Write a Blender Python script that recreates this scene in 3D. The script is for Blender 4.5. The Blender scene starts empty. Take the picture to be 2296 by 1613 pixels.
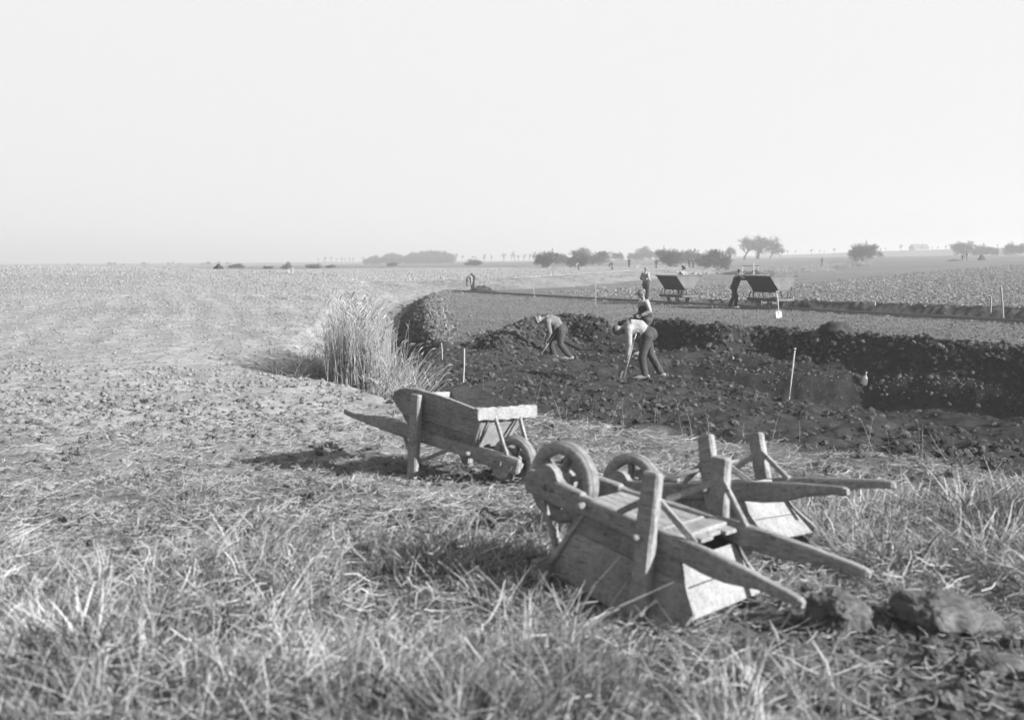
import bpy, bmesh, math, random
import numpy as np
from mathutils import Vector, Matrix, noise as mnoise
from mathutils.geometry import delaunay_2d_cdt

random.seed(7)
RNG = np.random.default_rng(11)
SC = bpy.context.scene
COL = SC.collection
R = math.radians

# ------------------------------------------------------------------ camera
EYE = 2.35                       # eye height above the work terrace
FPX, CX, HY = 2690.0, 1147.5, 574.0     # focal length, axis and horizon of the plate (2295 px wide measure)
cam_d = bpy.data.cameras.new('camera')
cam_d.sensor_width = 36.0
cam_d.lens = FPX / 2295.0 * 36.0
cam_d.shift_y = -(1613 / 2.0 - HY) / 2295.0
cam_d.clip_start = 0.1
cam_d.clip_end = 20000
cam_d.dof.use_dof = True
cam_d.dof.focus_distance = 27.0
cam_d.dof.aperture_fstop = 2.3
cam = bpy.data.objects.new('camera', cam_d)
cam.location = (0, 0, EYE)
cam.rotation_euler = (R(90), 0, 0)
COL.objects.link(cam)
SC.camera = cam

# ------------------------------------------------------------------ light
SUN_EL, SUN_AZ = R(23), R(-25)          # azimuth from +X (right), negative = towards the camera side
s_dir = Vector((math.cos(SUN_EL) * math.cos(SUN_AZ), math.cos(SUN_EL) * math.sin(SUN_AZ), math.sin(SUN_EL)))
world = bpy.data.worlds.new('World')
SC.world = world
world.use_nodes = True
nt = world.node_tree
nt.nodes.clear()
sky = nt.nodes.new('ShaderNodeTexSky')
sky.sky_type = 'NISHITA'
sky.sun_disc = False
sky.sun_elevation = SUN_EL
sky.sun_rotation = math.atan2(s_dir.x, s_dir.y)
sky.air_density = 1.0
sky.dust_density = 0.3
sky.ozone_density = 1.0
bw = nt.nodes.new('ShaderNodeSeparateColor')      # the old plate sees blue light only
lim = nt.nodes.new('ShaderNodeMath'); lim.operation = 'SMOOTH_MIN'   # and its tones level off
lim.inputs[1].default_value = 3.6; lim.inputs[2].default_value = 1.0
bg = nt.nodes.new('ShaderNodeBackground')
bg.inputs['Strength'].default_value = 0.0370
wo = nt.nodes.new('ShaderNodeOutputWorld')
nt.links.new(sky.outputs[0], bw.inputs[0])
nt.links.new(bw.outputs['Blue'], lim.inputs[0])
pw_n = nt.nodes.new('ShaderNodeMath'); pw_n.operation = 'POWER'; pw_n.inputs[1].default_value = 1.7      # darkens the unseen sky overhead for deeper shadows
nt.links.new(lim.outputs[0], pw_n.inputs[0])
nt.links.new(pw_n.outputs[0], bg.inputs['Color'])
nt.links.new(bg.outputs[0], wo.inputs['Surface'])
sun_d = bpy.data.lights.new('sun', 'SUN')
sun_d.energy = 5.0
sun_d.angle = R(0.5)
sun_d.color = (1.0, 1.0, 1.0)
sun = bpy.data.objects.new('sun', sun_d)
sun.rotation_euler = (-s_dir).to_track_quat('-Z', 'Y').to_euler()
sun.location = s_dir * 50
COL.objects.link(sun)

vs = SC.view_settings
vs.view_transform = 'Standard'
vs.look = 'None'
vs.exposure = 1.45
vs.gamma = 1.0
vs.use_curve_mapping = False
SC.render.engine = 'CYCLES'
SC.cycles.use_denoising = True
SC.cycles.use_adaptive_sampling = True
SC.cycles.adaptive_threshold = 0.03
SC.cycles.max_bounces = 3
SC.cycles.diffuse_bounces = 2
SC.cycles.glossy_bounces = 2
SC.cycles.transparent_max_bounces = 4
SC.cycles.volume_bounces = 0
SC.cycles.caustics_reflective = False
SC.cycles.caustics_refractive = False


# ------------------------------------------------------------------ helpers
def W(px, py, z=0.0):
    """point of the place that lies at height z under a plate position"""
    d = (EYE - z) * FPX / (py - HY)
    return ((px - CX) / FPX * d, d, z)


def tag(o, label=None, cat=None, group=None, kind=None):
    if label: o['label'] = label
    if cat: o['category'] = cat
    if group: o['group'] = group
    if kind: o['kind'] = kind
    return o


def empty(name, loc=(0, 0, 0), rz=0.0):
    o = bpy.data.objects.new(name, None)
    o.empty_display_size = 0.2
    o.location = loc
    o.rotation_euler = (0, 0, rz)
    COL.objects.link(o)
    return o


def mesh_obj(name, me, mat, parent=None):
    o = bpy.data.objects.new(name, me)
    if mat is not None and not me.materials:
        me.materials.append(mat)
    COL.objects.link(o)
    if parent is not None:
        o.parent = parent
    return o


def copy_tree(o, parent=None):
    c = o.copy()
    COL.objects.link(c)
    c.parent = parent
    for ch in list(o.children):
        copy_tree(ch, c)
    return c


class MB:
    """collects one mesh"""
    def __init__(self):
        self.v, self.f = [], []

    def add(self, vs_, fs_):
        n = len(self.v)
        self.v += [tuple(p) for p in vs_]
        self.f += [tuple(i + n for i in f) for f in fs_]

    def mesh(self, name, smooth=False):
        me = bpy.data.meshes.new(name)
        me.from_pydata(self.v, [], self.f)
        if smooth:
            me.polygons.foreach_set('use_smooth', [True] * len(me.polygons))
        me.update()
        return me

    def build(self, name, mat, parent=None, smooth=False):
        return mesh_obj(name, self.mesh(name, smooth), mat, parent)

    # --- shapes
    def sweep(self, path, radii, n=8, up=(0, 0, 1), cap=True, pw=2.0, round_ends=False):
        """tube through path; radii = list of (a,b) half sizes, pw>2 squares the section"""
        P = [Vector(p) for p in path]
        Rr = [r if isinstance(r, tuple) else (r, r) for r in radii]
        if round_ends:
            t0 = (P[0] - P[1]).normalized(); t1 = (P[-1] - P[-2]).normalized()
            a0, a1 = max(Rr[0]), max(Rr[-1])
            pre = [(P[0] + t0 * a0 * math.sin(k), (Rr[0][0] * math.cos(k), Rr[0][1] * math.cos(k))) for k in (1.45, 1.0, .5)]
            post = [(P[-1] + t1 * a1 * math.sin(k), (Rr[-1][0] * math.cos(k), Rr[-1][1] * math.cos(k))) for k in (.5, 1.0, 1.45)]
            P = [p for p, _ in pre] + P + [p for p, _ in post]
            Rr = [r for _, r in pre] + Rr + [r for _, r in post]
        rings = []
        for i, p in enumerate(P):
            t = (P[min(i + 1, len(P) - 1)] - P[max(i - 1, 0)]).normalized()
            u = Vector(up)
            if abs(t.dot(u)) > .95:
                u = Vector((1, 0, 0)) if abs(t.x) < .8 else Vector((0, 1, 0))
            s = t.cross(u).normalized()
            w = s.cross(t).normalized()
            a, b = Rr[i]
            ring = []
            for k in range(n):
                an = 2 * math.pi * (k + .5) / n
                c, sn = math.cos(an), math.sin(an)
                cc = math.copysign(abs(c) ** (2 / pw), c)
                ss = math.copysign(abs(sn) ** (2 / pw), sn)
                ring.append(p + s * (a * cc) + w * (b * ss))
            rings.append(ring)
        vs_ = [q for r_ in rings for q in r_]
        fs_ = []
        for i in range(len(rings) - 1):
            for k in range(n):
                k2 = (k + 1) % n
                fs_.append((i * n + k, i * n + k2, (i + 1) * n + k2, (i + 1) * n + k))
        if cap:
            fs_.append(tuple(range(n))[::-1])
            fs_.append(tuple(range((len(rings) - 1) * n, len(rings) * n)))
        self.add(vs_, fs_)

    def beam(self, p0, p1, w, h, up=(0, 0, 1), seg=5, jit=.0015, ch=.18):
        """worn timber with chamfered edges"""
        p0, p1 = Vector(p0), Vector(p1)
        t = (p1 - p0).normalized()
        u = Vector(up)
        if abs(t.dot(u)) > .97: u = Vector((1, 0, 0))
        s = t.cross(u).normalized(); q = s.cross(t).normalized()
        c = min(w, h) * ch
        sec = [(-w / 2 + c, -h / 2), (w / 2 - c, -h / 2), (w / 2, -h / 2 + c), (w / 2, h / 2 - c),
               (w / 2 - c, h / 2), (-w / 2 + c, h / 2), (-w / 2, h / 2 - c), (-w / 2, -h / 2 + c)]
        vs_ = []
        L = (p1 - p0).length
        ks = [0, c / L] + [i / seg for i in range(1, seg)] + [1 - c / L, 1]
        for j, k in enumerate(ks):
            sh = .86 if j in (0, len(ks) - 1) else 1
            for a, b in sec:
                vs_.append(p0 + t * (L * k) + s * (a * sh + random.gauss(0, jit)) + q * (b * sh + random.gauss(0, jit)))
        fs_ = []
        for i in range(len(ks) - 1):
            for k in range(8):
                k2 = (k + 1) % 8
                fs_.append((i * 8 + k, i * 8 + k2, (i + 1) * 8 + k2, (i + 1) * 8 + k))
        fs_.append(tuple(range(8))[::-1]); fs_.append(tuple(range((len(ks) - 1) * 8, len(ks) * 8)))
        self.add(vs_, fs_)

    def slab(self, a, b, thick):
        """plate between two matching outlines a (one edge) and b (other edge) with thickness along the mean normal"""
        a = [Vector(p) for p in a]; b = [Vector(p) for p in b]
        n = len(a)
        nr = (a[-1] - a[0]).cross(b[0] - a[0])
        if nr.length < 1e-6: nr = (b[-1] - a[0]).cross(b[0] - a[-1])
        nr.normalize(); o = nr * thick
        vs_ = a + b + [p + o for p in a] + [p + o for p in b]
        fs_ = []
        for i in range(n - 1):
            fs_.append((i, i + 1, n + i + 1, n + i))
            fs_.append((2 * n + i, 3 * n + i, 3 * n + i + 1, 2 * n + i + 1))
            fs_.append((i, 2 * n + i, 2 * n + i + 1, i + 1))
            fs_.append((n + i, n + i + 1, 3 * n + i + 1, 3 * n + i))
        fs_.append((0, n, 3 * n, 2 * n)); fs_.append((n - 1, 3 * n - 1, 4 * n - 1, 2 * n - 1))
        self.add(vs_, fs_)

    def lathe(self, prof, c, axis, n=16, closed=False):
        ax = Vector(axis).normalized(); c = Vector(c)
        s = ax.orthogonal().normalized(); q = ax.cross(s)
        m = len(prof); vs_ = []
        for k in range(n):
            an = 2 * math.pi * k / n
            d = s * math.cos(an) + q * math.sin(an)
            for (x, r_) in prof: vs_.append(c + ax * x + d * r_)
        fs_ = []
        for k in range(n):
            k2 = (k + 1) % n
            for i in range(m if closed else m - 1):
                i2 = (i + 1) % m
                fs_.append((k * m + i, k2 * m + i, k2 * m + i2, k * m + i2))
        self.add(vs_, fs_)


# ------------------------------------------------------------------ materials (the plate is black and white)
def nodes_of(name):
    m = bpy.data.materials.new(name)
    m.use_nodes = True
    n = m.node_tree
    b = n.nodes['Principled BSDF']
    b.inputs['Specular IOR Level'].default_value = .2
    return m, n, b


def ramp(n, src, lo, hi, p0=.3, p1=.7):
    r = n.nodes.new('ShaderNodeValToRGB')
    r.color_ramp.elements[0].position = p0
    r.color_ramp.elements[1].position = p1
    r.color_ramp.elements[0].color = (lo, lo, lo, 1)
    r.color_ramp.elements[1].color = (hi, hi, hi, 1)
    n.links.new(src, r.inputs[0])
    return r.outputs[0]


def noise_n(n, scale, detail=4, rough=.6, vec=None, stretch=None):
    t = n.nodes.new('ShaderNodeTexNoise')
    t.inputs['Scale'].default_value = scale
    t.inputs['Detail'].default_value = detail
    t.inputs['Roughness'].default_value = rough
    if vec is not None:
        if stretch:
            mp = n.nodes.new('ShaderNodeMapping')
            mp.inputs['Scale'].default_value = stretch
            n.links.new(vec, mp.inputs['Vector'])
            vec = mp.outputs[0]
        n.links.new(vec, t.inputs['Vector'])
    return t.outputs['Fac']


def mul(n, a, b, op='MULTIPLY'):
    m = n.nodes.new('ShaderNodeMath'); m.operation = op
    for i, x in enumerate((a, b)):
        if isinstance(x, (int, float)): m.inputs[i].default_value = x
        else: n.links.new(x, m.inputs[i])
    return m.outputs[0]


def bump(n, b, h, strength=.5, dist=.01):
    bp = n.nodes.new('ShaderNodeBump')
    bp.inputs['Strength'].default_value = strength
    bp.inputs['Distance'].default_value = dist
    n.links.new(h, bp.inputs['Height'])
    n.links.new(bp.outputs[0], b.inputs['Normal'])


def mat_wood(name, lo, hi, dirt=.5):
    m, n, b = nodes_of(name)
    tc = n.nodes.new('ShaderNodeTexCoord')
    v = tc.outputs['Object']
    g = noise_n(n, 9, 6, .7, v, (.7, 11, 11))
    st = noise_n(n, 5, 5, .6, v)
    c = mul(n, ramp(n, g, lo, hi, .25, .75), ramp(n, st, dirt, 1.05, .3, .6))
    ck = noise_n(n, 14, 3, .5, v, (.35, 6, 6))
    c = mul(n, c, ramp(n, ck, .45, 1.0, .33, .39))
    sc = noise_n(n, 40, 3, .6, v)
    c = mul(n, c, ramp(n, sc, .85, 1.08, .35, .6))
    n.links.new(c, b.inputs['Base Color'])
    b.inputs['Roughness'].default_value = .85
    bump(n, b, mul(n, g, sc, 'ADD'), .5, .004)
    return m


def mat_plain(name, base, var=.2, scale=8, rough=.8, bstr=.3, bd=.004, spec=.2, metal=0.0, rnd=0.0, trans=0.0, arnd=0.0):
    m, n, b = nodes_of(name)
    tc = n.nodes.new('ShaderNodeTexCoord')
    f = noise_n(n, scale, 5, .6, tc.outputs['Object'])
    c = ramp(n, f, base * (1 - var), base * (1 + var), .3, .7)
    if rnd:
        oi = n.nodes.new('ShaderNodeObjectInfo')
        c = mul(n, c, ramp(n, oi.outputs['Random'], 1 - rnd, 1 + rnd, 0, 1))
    if arnd:
        oi = n.nodes.new('ShaderNodeAttribute'); oi.attribute_name = 'rnd'
        c = mul(n, c, ramp(n, oi.outputs['Fac'], 1 - arnd, 1 + arnd, 0, 1))
    n.links.new(c, b.inputs['Base Color'])
    b.inputs['Roughness'].default_value = rough
    b.inputs['Specular IOR Level'].default_value = spec
    b.inputs['Metallic'].default_value = metal
    if bstr: bump(n, b, f, bstr, bd)
    if trans:
        tr = n.nodes.new('ShaderNodeBsdfTranslucent')
        n.links.new(c, tr.inputs['Color'])
        mx = n.nodes.new('ShaderNodeMixShader'); mx.inputs[0].default_value = trans
        out = n.nodes['Material Output']
        n.links.new(b.outputs[0], mx.inputs[1]); n.links.new(tr.outputs[0], mx.inputs[2])
        n.links.new(mx.outputs[0], out.inputs['Surface'])
    return m


def mat_ground(name, s1=6, s2=40, lo=.72, hi=1.25, bstr=.6, bd=.03):
    """earth or turf: the colour of the ground, some painted shade included, comes with the mesh (attribute soil), grain from noise"""
    m, n, b = nodes_of(name)
    at = n.nodes.new('ShaderNodeAttribute'); at.attribute_name = 'soil'
    tc = n.nodes.new('ShaderNodeTexCoord')
    v = tc.outputs['Object']
    a = noise_n(n, s1, 6, .65, v)
    c_ = noise_n(n, s2, 4, .6, v)
    c = mul(n, at.outputs['Fac'], ramp(n, a, lo, hi, .32, .68))
    c = mul(n, c, ramp(n, c_, .8, 1.2, .3, .7))
    n.links.new(c, b.inputs['Base Color'])
    b.inputs['Roughness'].default_value = .95
    b.inputs['Specular IOR Level'].default_value = .05
    bump(n, b, mul(n, a, mul(n, c_, .4), 'ADD'), bstr, bd)
    return m


M = {}
M['wood'] = mat_wood('weathered_wood', .15, .27, .72)
M['wood_pale'] = mat_wood('scrubbed_wood', .17, .28, .75)
M['wood_muddy'] = mat_wood('muddy_wood', .12, .22, .6)
M['iron'] = mat_plain('rusty_iron', .13, .4, 20, .7, .4, .003, .4)
M['steel_dark'] = mat_plain('tarred_steel', .035, .4, 6, .6, .3, .004, .4)
M['steel_tub'] = mat_plain('worn_steel_plate', .08, .35, 4, .6, .3, .004, .35)
M['rail'] = mat_plain('rail_steel', .10, .3, 12, .5, .2, .002, .5)
M['stake'] = mat_plain('peeled_stake_wood', .25, .2, 18, .8)
M['white'] = mat_plain('white_paint', .42, .08, 12, .6)
M['soil_dark'] = mat_plain('moist_soil', .064, .45, 14, .95, .8, .02, .08, rnd=.6)
M['soil_mid'] = mat_plain('topsoil', .125, .4, 14, .95, .8, .02, .08, rnd=.35)
M['soil_field'] = mat_plain('dry_clay', .205, .2, 14, .95, .8, .02, .08, rnd=.14)
M['soil_stub'] = mat_plain('stubble_sods', .15, .35, 10, .95, .8, .02, .08, rnd=.45)
M['straw'] = mat_plain('straw', .29, .2, 6, .7, 0, arnd=.5, trans=.15)
M['grass'] = mat_plain('withered_grass', .27, .5, 1.7, .75, 0, arnd=.5, trans=.25)
M['grass_dark'] = mat_plain('old_grass', .085, .3, 3, .8, 0, arnd=.4, trans=.2)
M['reed'] = mat_plain('dry_reed', .30, .2, 3, .7, 0, rnd=.25, trans=.2)
M['twig'] = mat_plain('bare_twigs', .075, .3, 2, .9, 0)
M['bark'] = mat_plain('bark', .07, .3, 4, .9, .4, .02)
M['skin'] = mat_plain('skin', .17, .1, 12, .6, .1, .002, .3)
M['hair'] = mat_plain('hair', .07, .3, 40, .7, .4, .004)
M['shirt'] = mat_plain('pale_shirt', .24, .12, 7, .9, .9, .05)
M['shirt_grey'] = mat_plain('grey_shirt', .13, .15, 7, .9, .9, .05)
M['trousers'] = mat_plain('dark_trousers', .045, .25, 7, .9, .9, .05)
M['trousers_black'] = mat_plain('black_trousers', .025, .25, 7, .9, .9, .05)
M['vest'] = mat_plain('black_waistcoat', .02, .25, 9, .9, .4, .01)
M['jacket'] = mat_plain('dark_jacket', .03, .25, 7, .9, .9, .05)
M['cap'] = mat_plain('cloth_cap', .15, .15, 20, .9, .3, .004)
M['shoe'] = mat_plain('wooden_shoe', .17, .15, 12, .6, .2, .003)
M['glass'] = mat_plain('frosted_bottle_glass', .085, .15, 10, .35, .1, .002, .4)
M['coat'] = mat_plain('dark_coat_cloth', .03, .3, 10, .9, .5, .01)
M['roof'] = mat_plain('roof_tiles', .10, .2, 1, .9)
M['brickwall'] = mat_plain('house_wall', .25, .15, 1, .9)
M['g_bank'] = mat_ground('bank_earth', 5, 45)
M['g_pit'] = mat_ground('pit_earth', 5, 30, .65, 1.35, .9, .05)
M['g_terrace'] = mat_ground('terrace_earth', 3, 18, .6, 1.3, .9, .04)
M['g_field'] = mat_ground('field_earth', 4, 14, .7, 1.2, .9, .05)
M['g_ditch'] = mat_ground('ditch_turf', 4, 20, .7, 1.2)
M['g_stub'] = mat_ground('stubble_earth', 2, 9, .55, 1.4, .9, .08)
M['g_meadow'] = mat_ground('meadow_turf', .5, 4, .8, 1.15, .4, .05)

# ------------------------------------------------------------------ terrain
TRK0, TRKD = np.array([4.5, 64.5]), np.array([.516, -.857])
TRKN = np.array([.857, .516])


def trk(t, off=0.0):
    p = TRK0 + TRKD * t + TRKN * off
    return float(p[0]), float(p[1])


def dens(pl, step):
    out = []
    for a, b in zip(pl[:-1], pl[1:]):
        a, b = np.array(a, float), np.array(b, float)
        n = max(1, int(np.hypot(*(b - a)[:2]) / step))
        out += [tuple(a + (b - a) * k / n) for k in range(n)]
    out.append(tuple(pl[-1]))
    return out


E1 = [(-4.2, 18.6, .42), W(760, 866, .38), W(900, 902, .42), W(1250, 942, .45), W(1700, 992, .45), W(2295, 1072, .45), (6.0, 8.0, .45), (9, 3.5, .45), (13, -2, .45)]
E1F = [(-2.2, 20.6, -.15), (-1.0, 18.2, -.33), (1.3, 16.0, -.36), (3.4, 14.2, -.38), (5.6, 11.8, -.4), (7.8, 9.0, -.4), (11, 4.5, -.4), (15, -1, -.4)]
FC = [(-.6, 31.5, -.2), (.6, 31.8, -.3), W(1560, 848, -.38), W(1780, 902, -.4), W(2100, 962, -.42), W(2295, 1012, -.45), (9.5, 13, -.45), (13, 9, -.45)]
TR = [(2.0, 33.0, -.5), (4.6, 28.6, -1.0), (6.0, 24.2, -1.25), (7.6, 20.4, -1.2), (8.4, 18.2, -1.05), (10.5, 14.6, -.95), (14, 11, -.9)]
E3 = [W(1290, 790, -.35), W(1340, 800, -.4), W(1640, 830, -.65), W(1940, 862, -.9), W(2295, 885, -.88), (15.0, 22.5, -.85), (19, 17, -.8)]
E3F = [(x - .12, y - .30, z - (.15 if i < 1 else .3 if i < 2 else .55)) for i, (x, y, z) in enumerate(E3)]
E2 = [(-2.0, 32.9, .03), (-.9, 32.9, .02), W(1120, 753, .2), W(1190, 706, .6), W(1260, 702, .65), W(1330, 715, .5), W(1400, 708, .55), W(1480, 715, .5),
      W(1560, 728, .4), W(1640, 735, .35), W(1700, 730, .38), W(1800, 742, .3), W(1900, 748, .28), W(2000, 758, .22), W(2120, 766, .2),
      W(2295, 778, .15), (15.5, 25, .12), (20, 18.5, .1)]
E2B = [(-1.6, 34.2, 0.0), (.3, 35.8, .02), (1.2, 37.2, .03), (3, 37.0, .03), (5, 36.2, .03), (7, 35.4, .02), (9, 34.4, .02), (11.5, 32.6, .02), (14, 29.5, .02), (17.5, 25.5, .02), (22, 19.5, .02)]
TL = [(-2.0, 32.9, .03), W(970, 740, .1), W(962, 712, .12), W(958, 680, .1), W(966, 661, .05), (-4.3, 84, .0)]
TLF = [(-2.9, 24, -.5), (-3.1, 31.5, -.7), (-3.75, 38, -.8), (-4.7, 47, -.8), (-5.6, 62, -.7), (-6.2, 74, -.6), (-4.6, 88, -.35), (4, 100, -.3), (17, 140, -.3), (33, 200, -.3), (44, 254, -.2)]
TLG = [(x - .9, y + .2, z) for x, y, z in TLF[:7]]
LB = [(-3.3, 19.9, .33), (-4.5, 25, .4), (-5.3, 32, .5), (-6.3, 42, .6), (-7.8, 55, .75), (-9, 70, .8), (-9.6, 84, .6)]
PATH = [(-9.8, 90, .42), (0, 105, .42), (12, 143, .42), (28.5, 202, .42), (40, 255, .42), (52, 310, .45)]
PATHB = [(x - 3.0, y + 3.0, .2) for x, y, z in PATH]
FL = [(-2.3, 21.5, -.18), (-2.2, 26, -.22), (-2.1, 31, -.18)]
cut = [(-1.95, 32.6, -.17), (-.9, 32.55, -.2)]
LGA = [trk(t, 1.15) + (.0,) for t in (-6, 3, 8, 12, 18, 26, 36, 50)]
LGB = [trk(t, 1.45 if t > 4 else 2.2) + (z,) for t, z in ((-6, .0), (3, .05), (8, .24), (12, .36), (18, .44), (26, .48), (36, .48), (50, .48))]
E2S = [(x - .36, y - .30, z - .72) for x, y, z in dens(E2[3:], .5)]      # steep dug face under the crest
ctrl = []
for pl, st in ((E1, .8), (E1F, .8), (FC, .8), (TR, .8), (E3, .6), (E3F, .6), (E2, .5), (E2B, .8), (E2S, .5), (TL, 1.0), (TLF, 1.5), (TLG, 1.5),
               (LB, 1.5), (PATH, 4), (PATHB, 4), (FL, .8), (cut, .3), (LGA, 1.0), (LGB, 1.0)):
    ctrl += dens(pl, st)
# near bank
for x in np.arange(-30, 9, 2.0):
    for y, z in ((-8, .6), (-3, .62), (1, .6), (4, .52), (5.5, .47), (7.5, .43), (9.5, .41), (11.3, .40), (13.5, .43)):
        if y < 1 or x < 1.2 - (y - 12) * .7: ctrl.append((x + .1 * y, y, z + (.08 if x < -6 and y > 6 else 0)))
for x, y, z in ((-9, 16, .5), (-14, 17, .55), (-22, 17, .6), (-6, 16.5, .46), (-30, 18, .62), (-45, 20, .7), (-60, 10, .6),
                (-8, 25, .6), (-12, 25, .64), (-20, 25, .66), (-30, 26, .7), (-60, 30, .9),
                (-8.5, 40, .8), (-14, 40, .95), (-25, 40, 1.0), (-45, 42, 1.1), (-80, 45, 1.3),
                (-10, 55, 1.15), (-16, 55, 1.35), (-30, 55, 1.45), (-60, 58, 1.6), (-100, 60, 1.7),
                (-11, 75, 1.3), (-18, 75, 1.52), (-32, 75, 1.66), (-60, 78, 1.8), (-120, 80, 1.8),
                (-13, 95, 1.05), (-22, 96, 1.4), (-40, 98, 1.55), (-90, 100, 1.6), (-18, 115, .5), (-50, 125, .7), (-100, 130, .8),
                (-30, 160, .1), (-80, 180, -.1), (-10, 130, .25), (5, 165, .25), (20, 230, .25), (-40, 240, -.3), (20, 300, .05), (-120, 300, -1.2),
                (0, 45, 0), (0, 60, .0), (0, 75, 0), (3, 86, 0), (-2, 92, -.05), (8, 52, .03), (12, 40, .02), (18, 32, .02), (12, 96, .05), (22, 110, .1),
                (20, 130, .15), (30, 150, .2), (45, 200, .3), (60, 260, .4), (50, 330, .4), (0, 400, -.4), (100, 400, 1.6), (60, 420, 1.2), (160, 420, 2.6), (-200, 450, -3.0),
                (20, 60, .38), (30, 50, .42), (45, 40, .45), (30, 70, .4), (18, 80, .3), (45, 90, .4), (40, 130, .4), (60, 150, .8), (90, 130, 1.4), (70, 70, .7),
                (62, 222, .55), (75, 215, 1.2), (90, 225, 1.75), (110, 230, 2.1), (140, 200, 2.4), (120, 330, 2.2), (80, 320, 1.3),
                (60, 10, .3), (25, 5, .3), (30, -10, .4), (-60, -10, .6), (200, 100, 2.5), (300, 300, 3), (-300, 100, .6), (-300, 300, -2.0),
                (-5000, -300, -20), (5000, -300, 5), (-5000, 9000, -58), (5000, 9000, 0), (0, 1200, -3.6), (-600, 900, -6.0), (700, 800, 1.5), (0, -300, .4), (0, 3000, -10), (-1500, 2500, -17), (1500, 2500, 2), (1500, 300, 2), (-1500, 300, -8)):
    ctrl.append((x, y, z))
ctrl = np.array(ctrl, float)
tv, te, tf, ov, _, _ = delaunay_2d_cdt([Vector((x, y)) for x, y, z in ctrl], [], [], 0, 1e-4)
tz = np.array([ctrl[o[0]][2] if o else 0 for o in ov])
txy = np.array([tuple(v) for v in tv])


def grow(a, b, s0, s1max, g):
    out = [a]; s = s0
    while out[-1] < b:
        out.append(out[-1] + s); s = min(s * g, s1max)
    return out


xs_r = list(np.arange(0, 13, .11)) + grow(13, 60, .13, .9, 1.04) + grow(61, 420, 1.2, 20, 1.08) + grow(440, 4900, 40, 900, 1.3)
xs_l = list(np.arange(.11, 13, .11)) + grow(13, 60, .13, .9, 1.04) + grow(61, 420, 1.2, 20, 1.08) + grow(440, 4900, 40, 900, 1.3)
GX = np.array(sorted([-x for x in xs_l] + xs_r))
GY = np.array([-250, -120, -60, -30, -15, -8, -5, -3, -1.5, 0, 1, 1.8, 2.5, 3, 3.4] + list(np.arange(3.7, 40, .11)) + grow(40, 130, .13, 1.0, 1.02) + grow(131, 420, 1.2, 15, 1.05) + grow(440, 8500, 30, 900, 1.2))
GX = np.clip(GX, -4900, 4900); GY = np.clip(GY, -280, 8800)
NX, NY = len(GX), len(GY)
GZ = np.full((NY, NX), np.nan)
for t in tf:
    (x0, y0), (x1, y1), (x2, y2) = txy[list(t)]
    z0, z1, z2 = tz[list(t)]
    ia, ib = np.searchsorted(GX, [min(x0, x1, x2) - 1e-6, max(x0, x1, x2) + 1e-6])
    ja, jb = np.searchsorted(GY, [min(y0, y1, y2) - 1e-6, max(y0, y1, y2) + 1e-6])
    if ia == ib or ja == jb: continue
    X, Y = np.meshgrid(GX[ia:ib], GY[ja:jb])
    det = (y1 - y2) * (x0 - x2) + (x2 - x1) * (y0 - y2)
    if abs(det) < 1e-9: continue
    l0 = ((y1 - y2) * (X - x2) + (x2 - x1) * (Y - y2)) / det
    l1 = ((y2 - y0) * (X - x2) + (x0 - x2) * (Y - y2)) / det
    l2 = 1 - l0 - l1
    ok = (l0 > -1e-6) & (l1 > -1e-6) & (l2 > -1e-6)
    sub = GZ[ja:jb, ia:ib]
    sub[ok] = (l0 * z0 + l1 * z1 + l2 * z2)[ok]
GZ[np.isnan(GZ)] = 0.0
for _ in range(2):        # soften the creases a little
    P_ = np.pad(GZ, 1, mode='edge')
    GZ = .5 * GZ + .125 * (P_[:-2, 1:-1] + P_[2:, 1:-1] + P_[1:-1, :-2] + P_[1:-1, 2:])


def vnoise(X, Y, s, seed):
    """smooth value noise in [-1,1]"""
    r = np.random.default_rng(seed)
    T = r.random((256, 256)) * 2 - 1
    x, y = X / s, Y / s
    xi, yi = np.floor(x).astype(int), np.floor(y).astype(int)
    fx, fy = x - xi, y - yi
    fx = fx * fx * (3 - 2 * fx); fy = fy * fy * (3 - 2 * fy)
    a = T[yi % 256, xi % 256]; b = T[yi % 256, (xi + 1) % 256]
    c = T[(yi + 1) % 256, xi % 256]; d = T[(yi + 1) % 256, (xi + 1) % 256]
    return (a * (1 - fx) + b * fx) * (1 - fy) + (c * (1 - fx) + d * fx) * fy


def fbm(X, Y, s, seed, oct_=4, g=.55):
    o = 0; a = 1; n = 0
    for k in range(oct_):
        o = o + a * vnoise(X + 17.3 * k, Y - 9.1 * k, s / 2 ** k, seed + k); n += a; a *= g
    return o / n


def inpoly(X, Y, poly):
    r = np.zeros(np.shape(X), bool)
    n = len(poly)
    for i in range(n):
        x0, y0 = poly[i][:2]; x1, y1 = poly[(i + 1) % n][:2]
        if y0 == y1: continue
        r ^= ((y0 > Y) != (y1 > Y)) & (X < (x1 - x0) * (Y - y0) / (y1 - y0) + x0)
    return r


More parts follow.
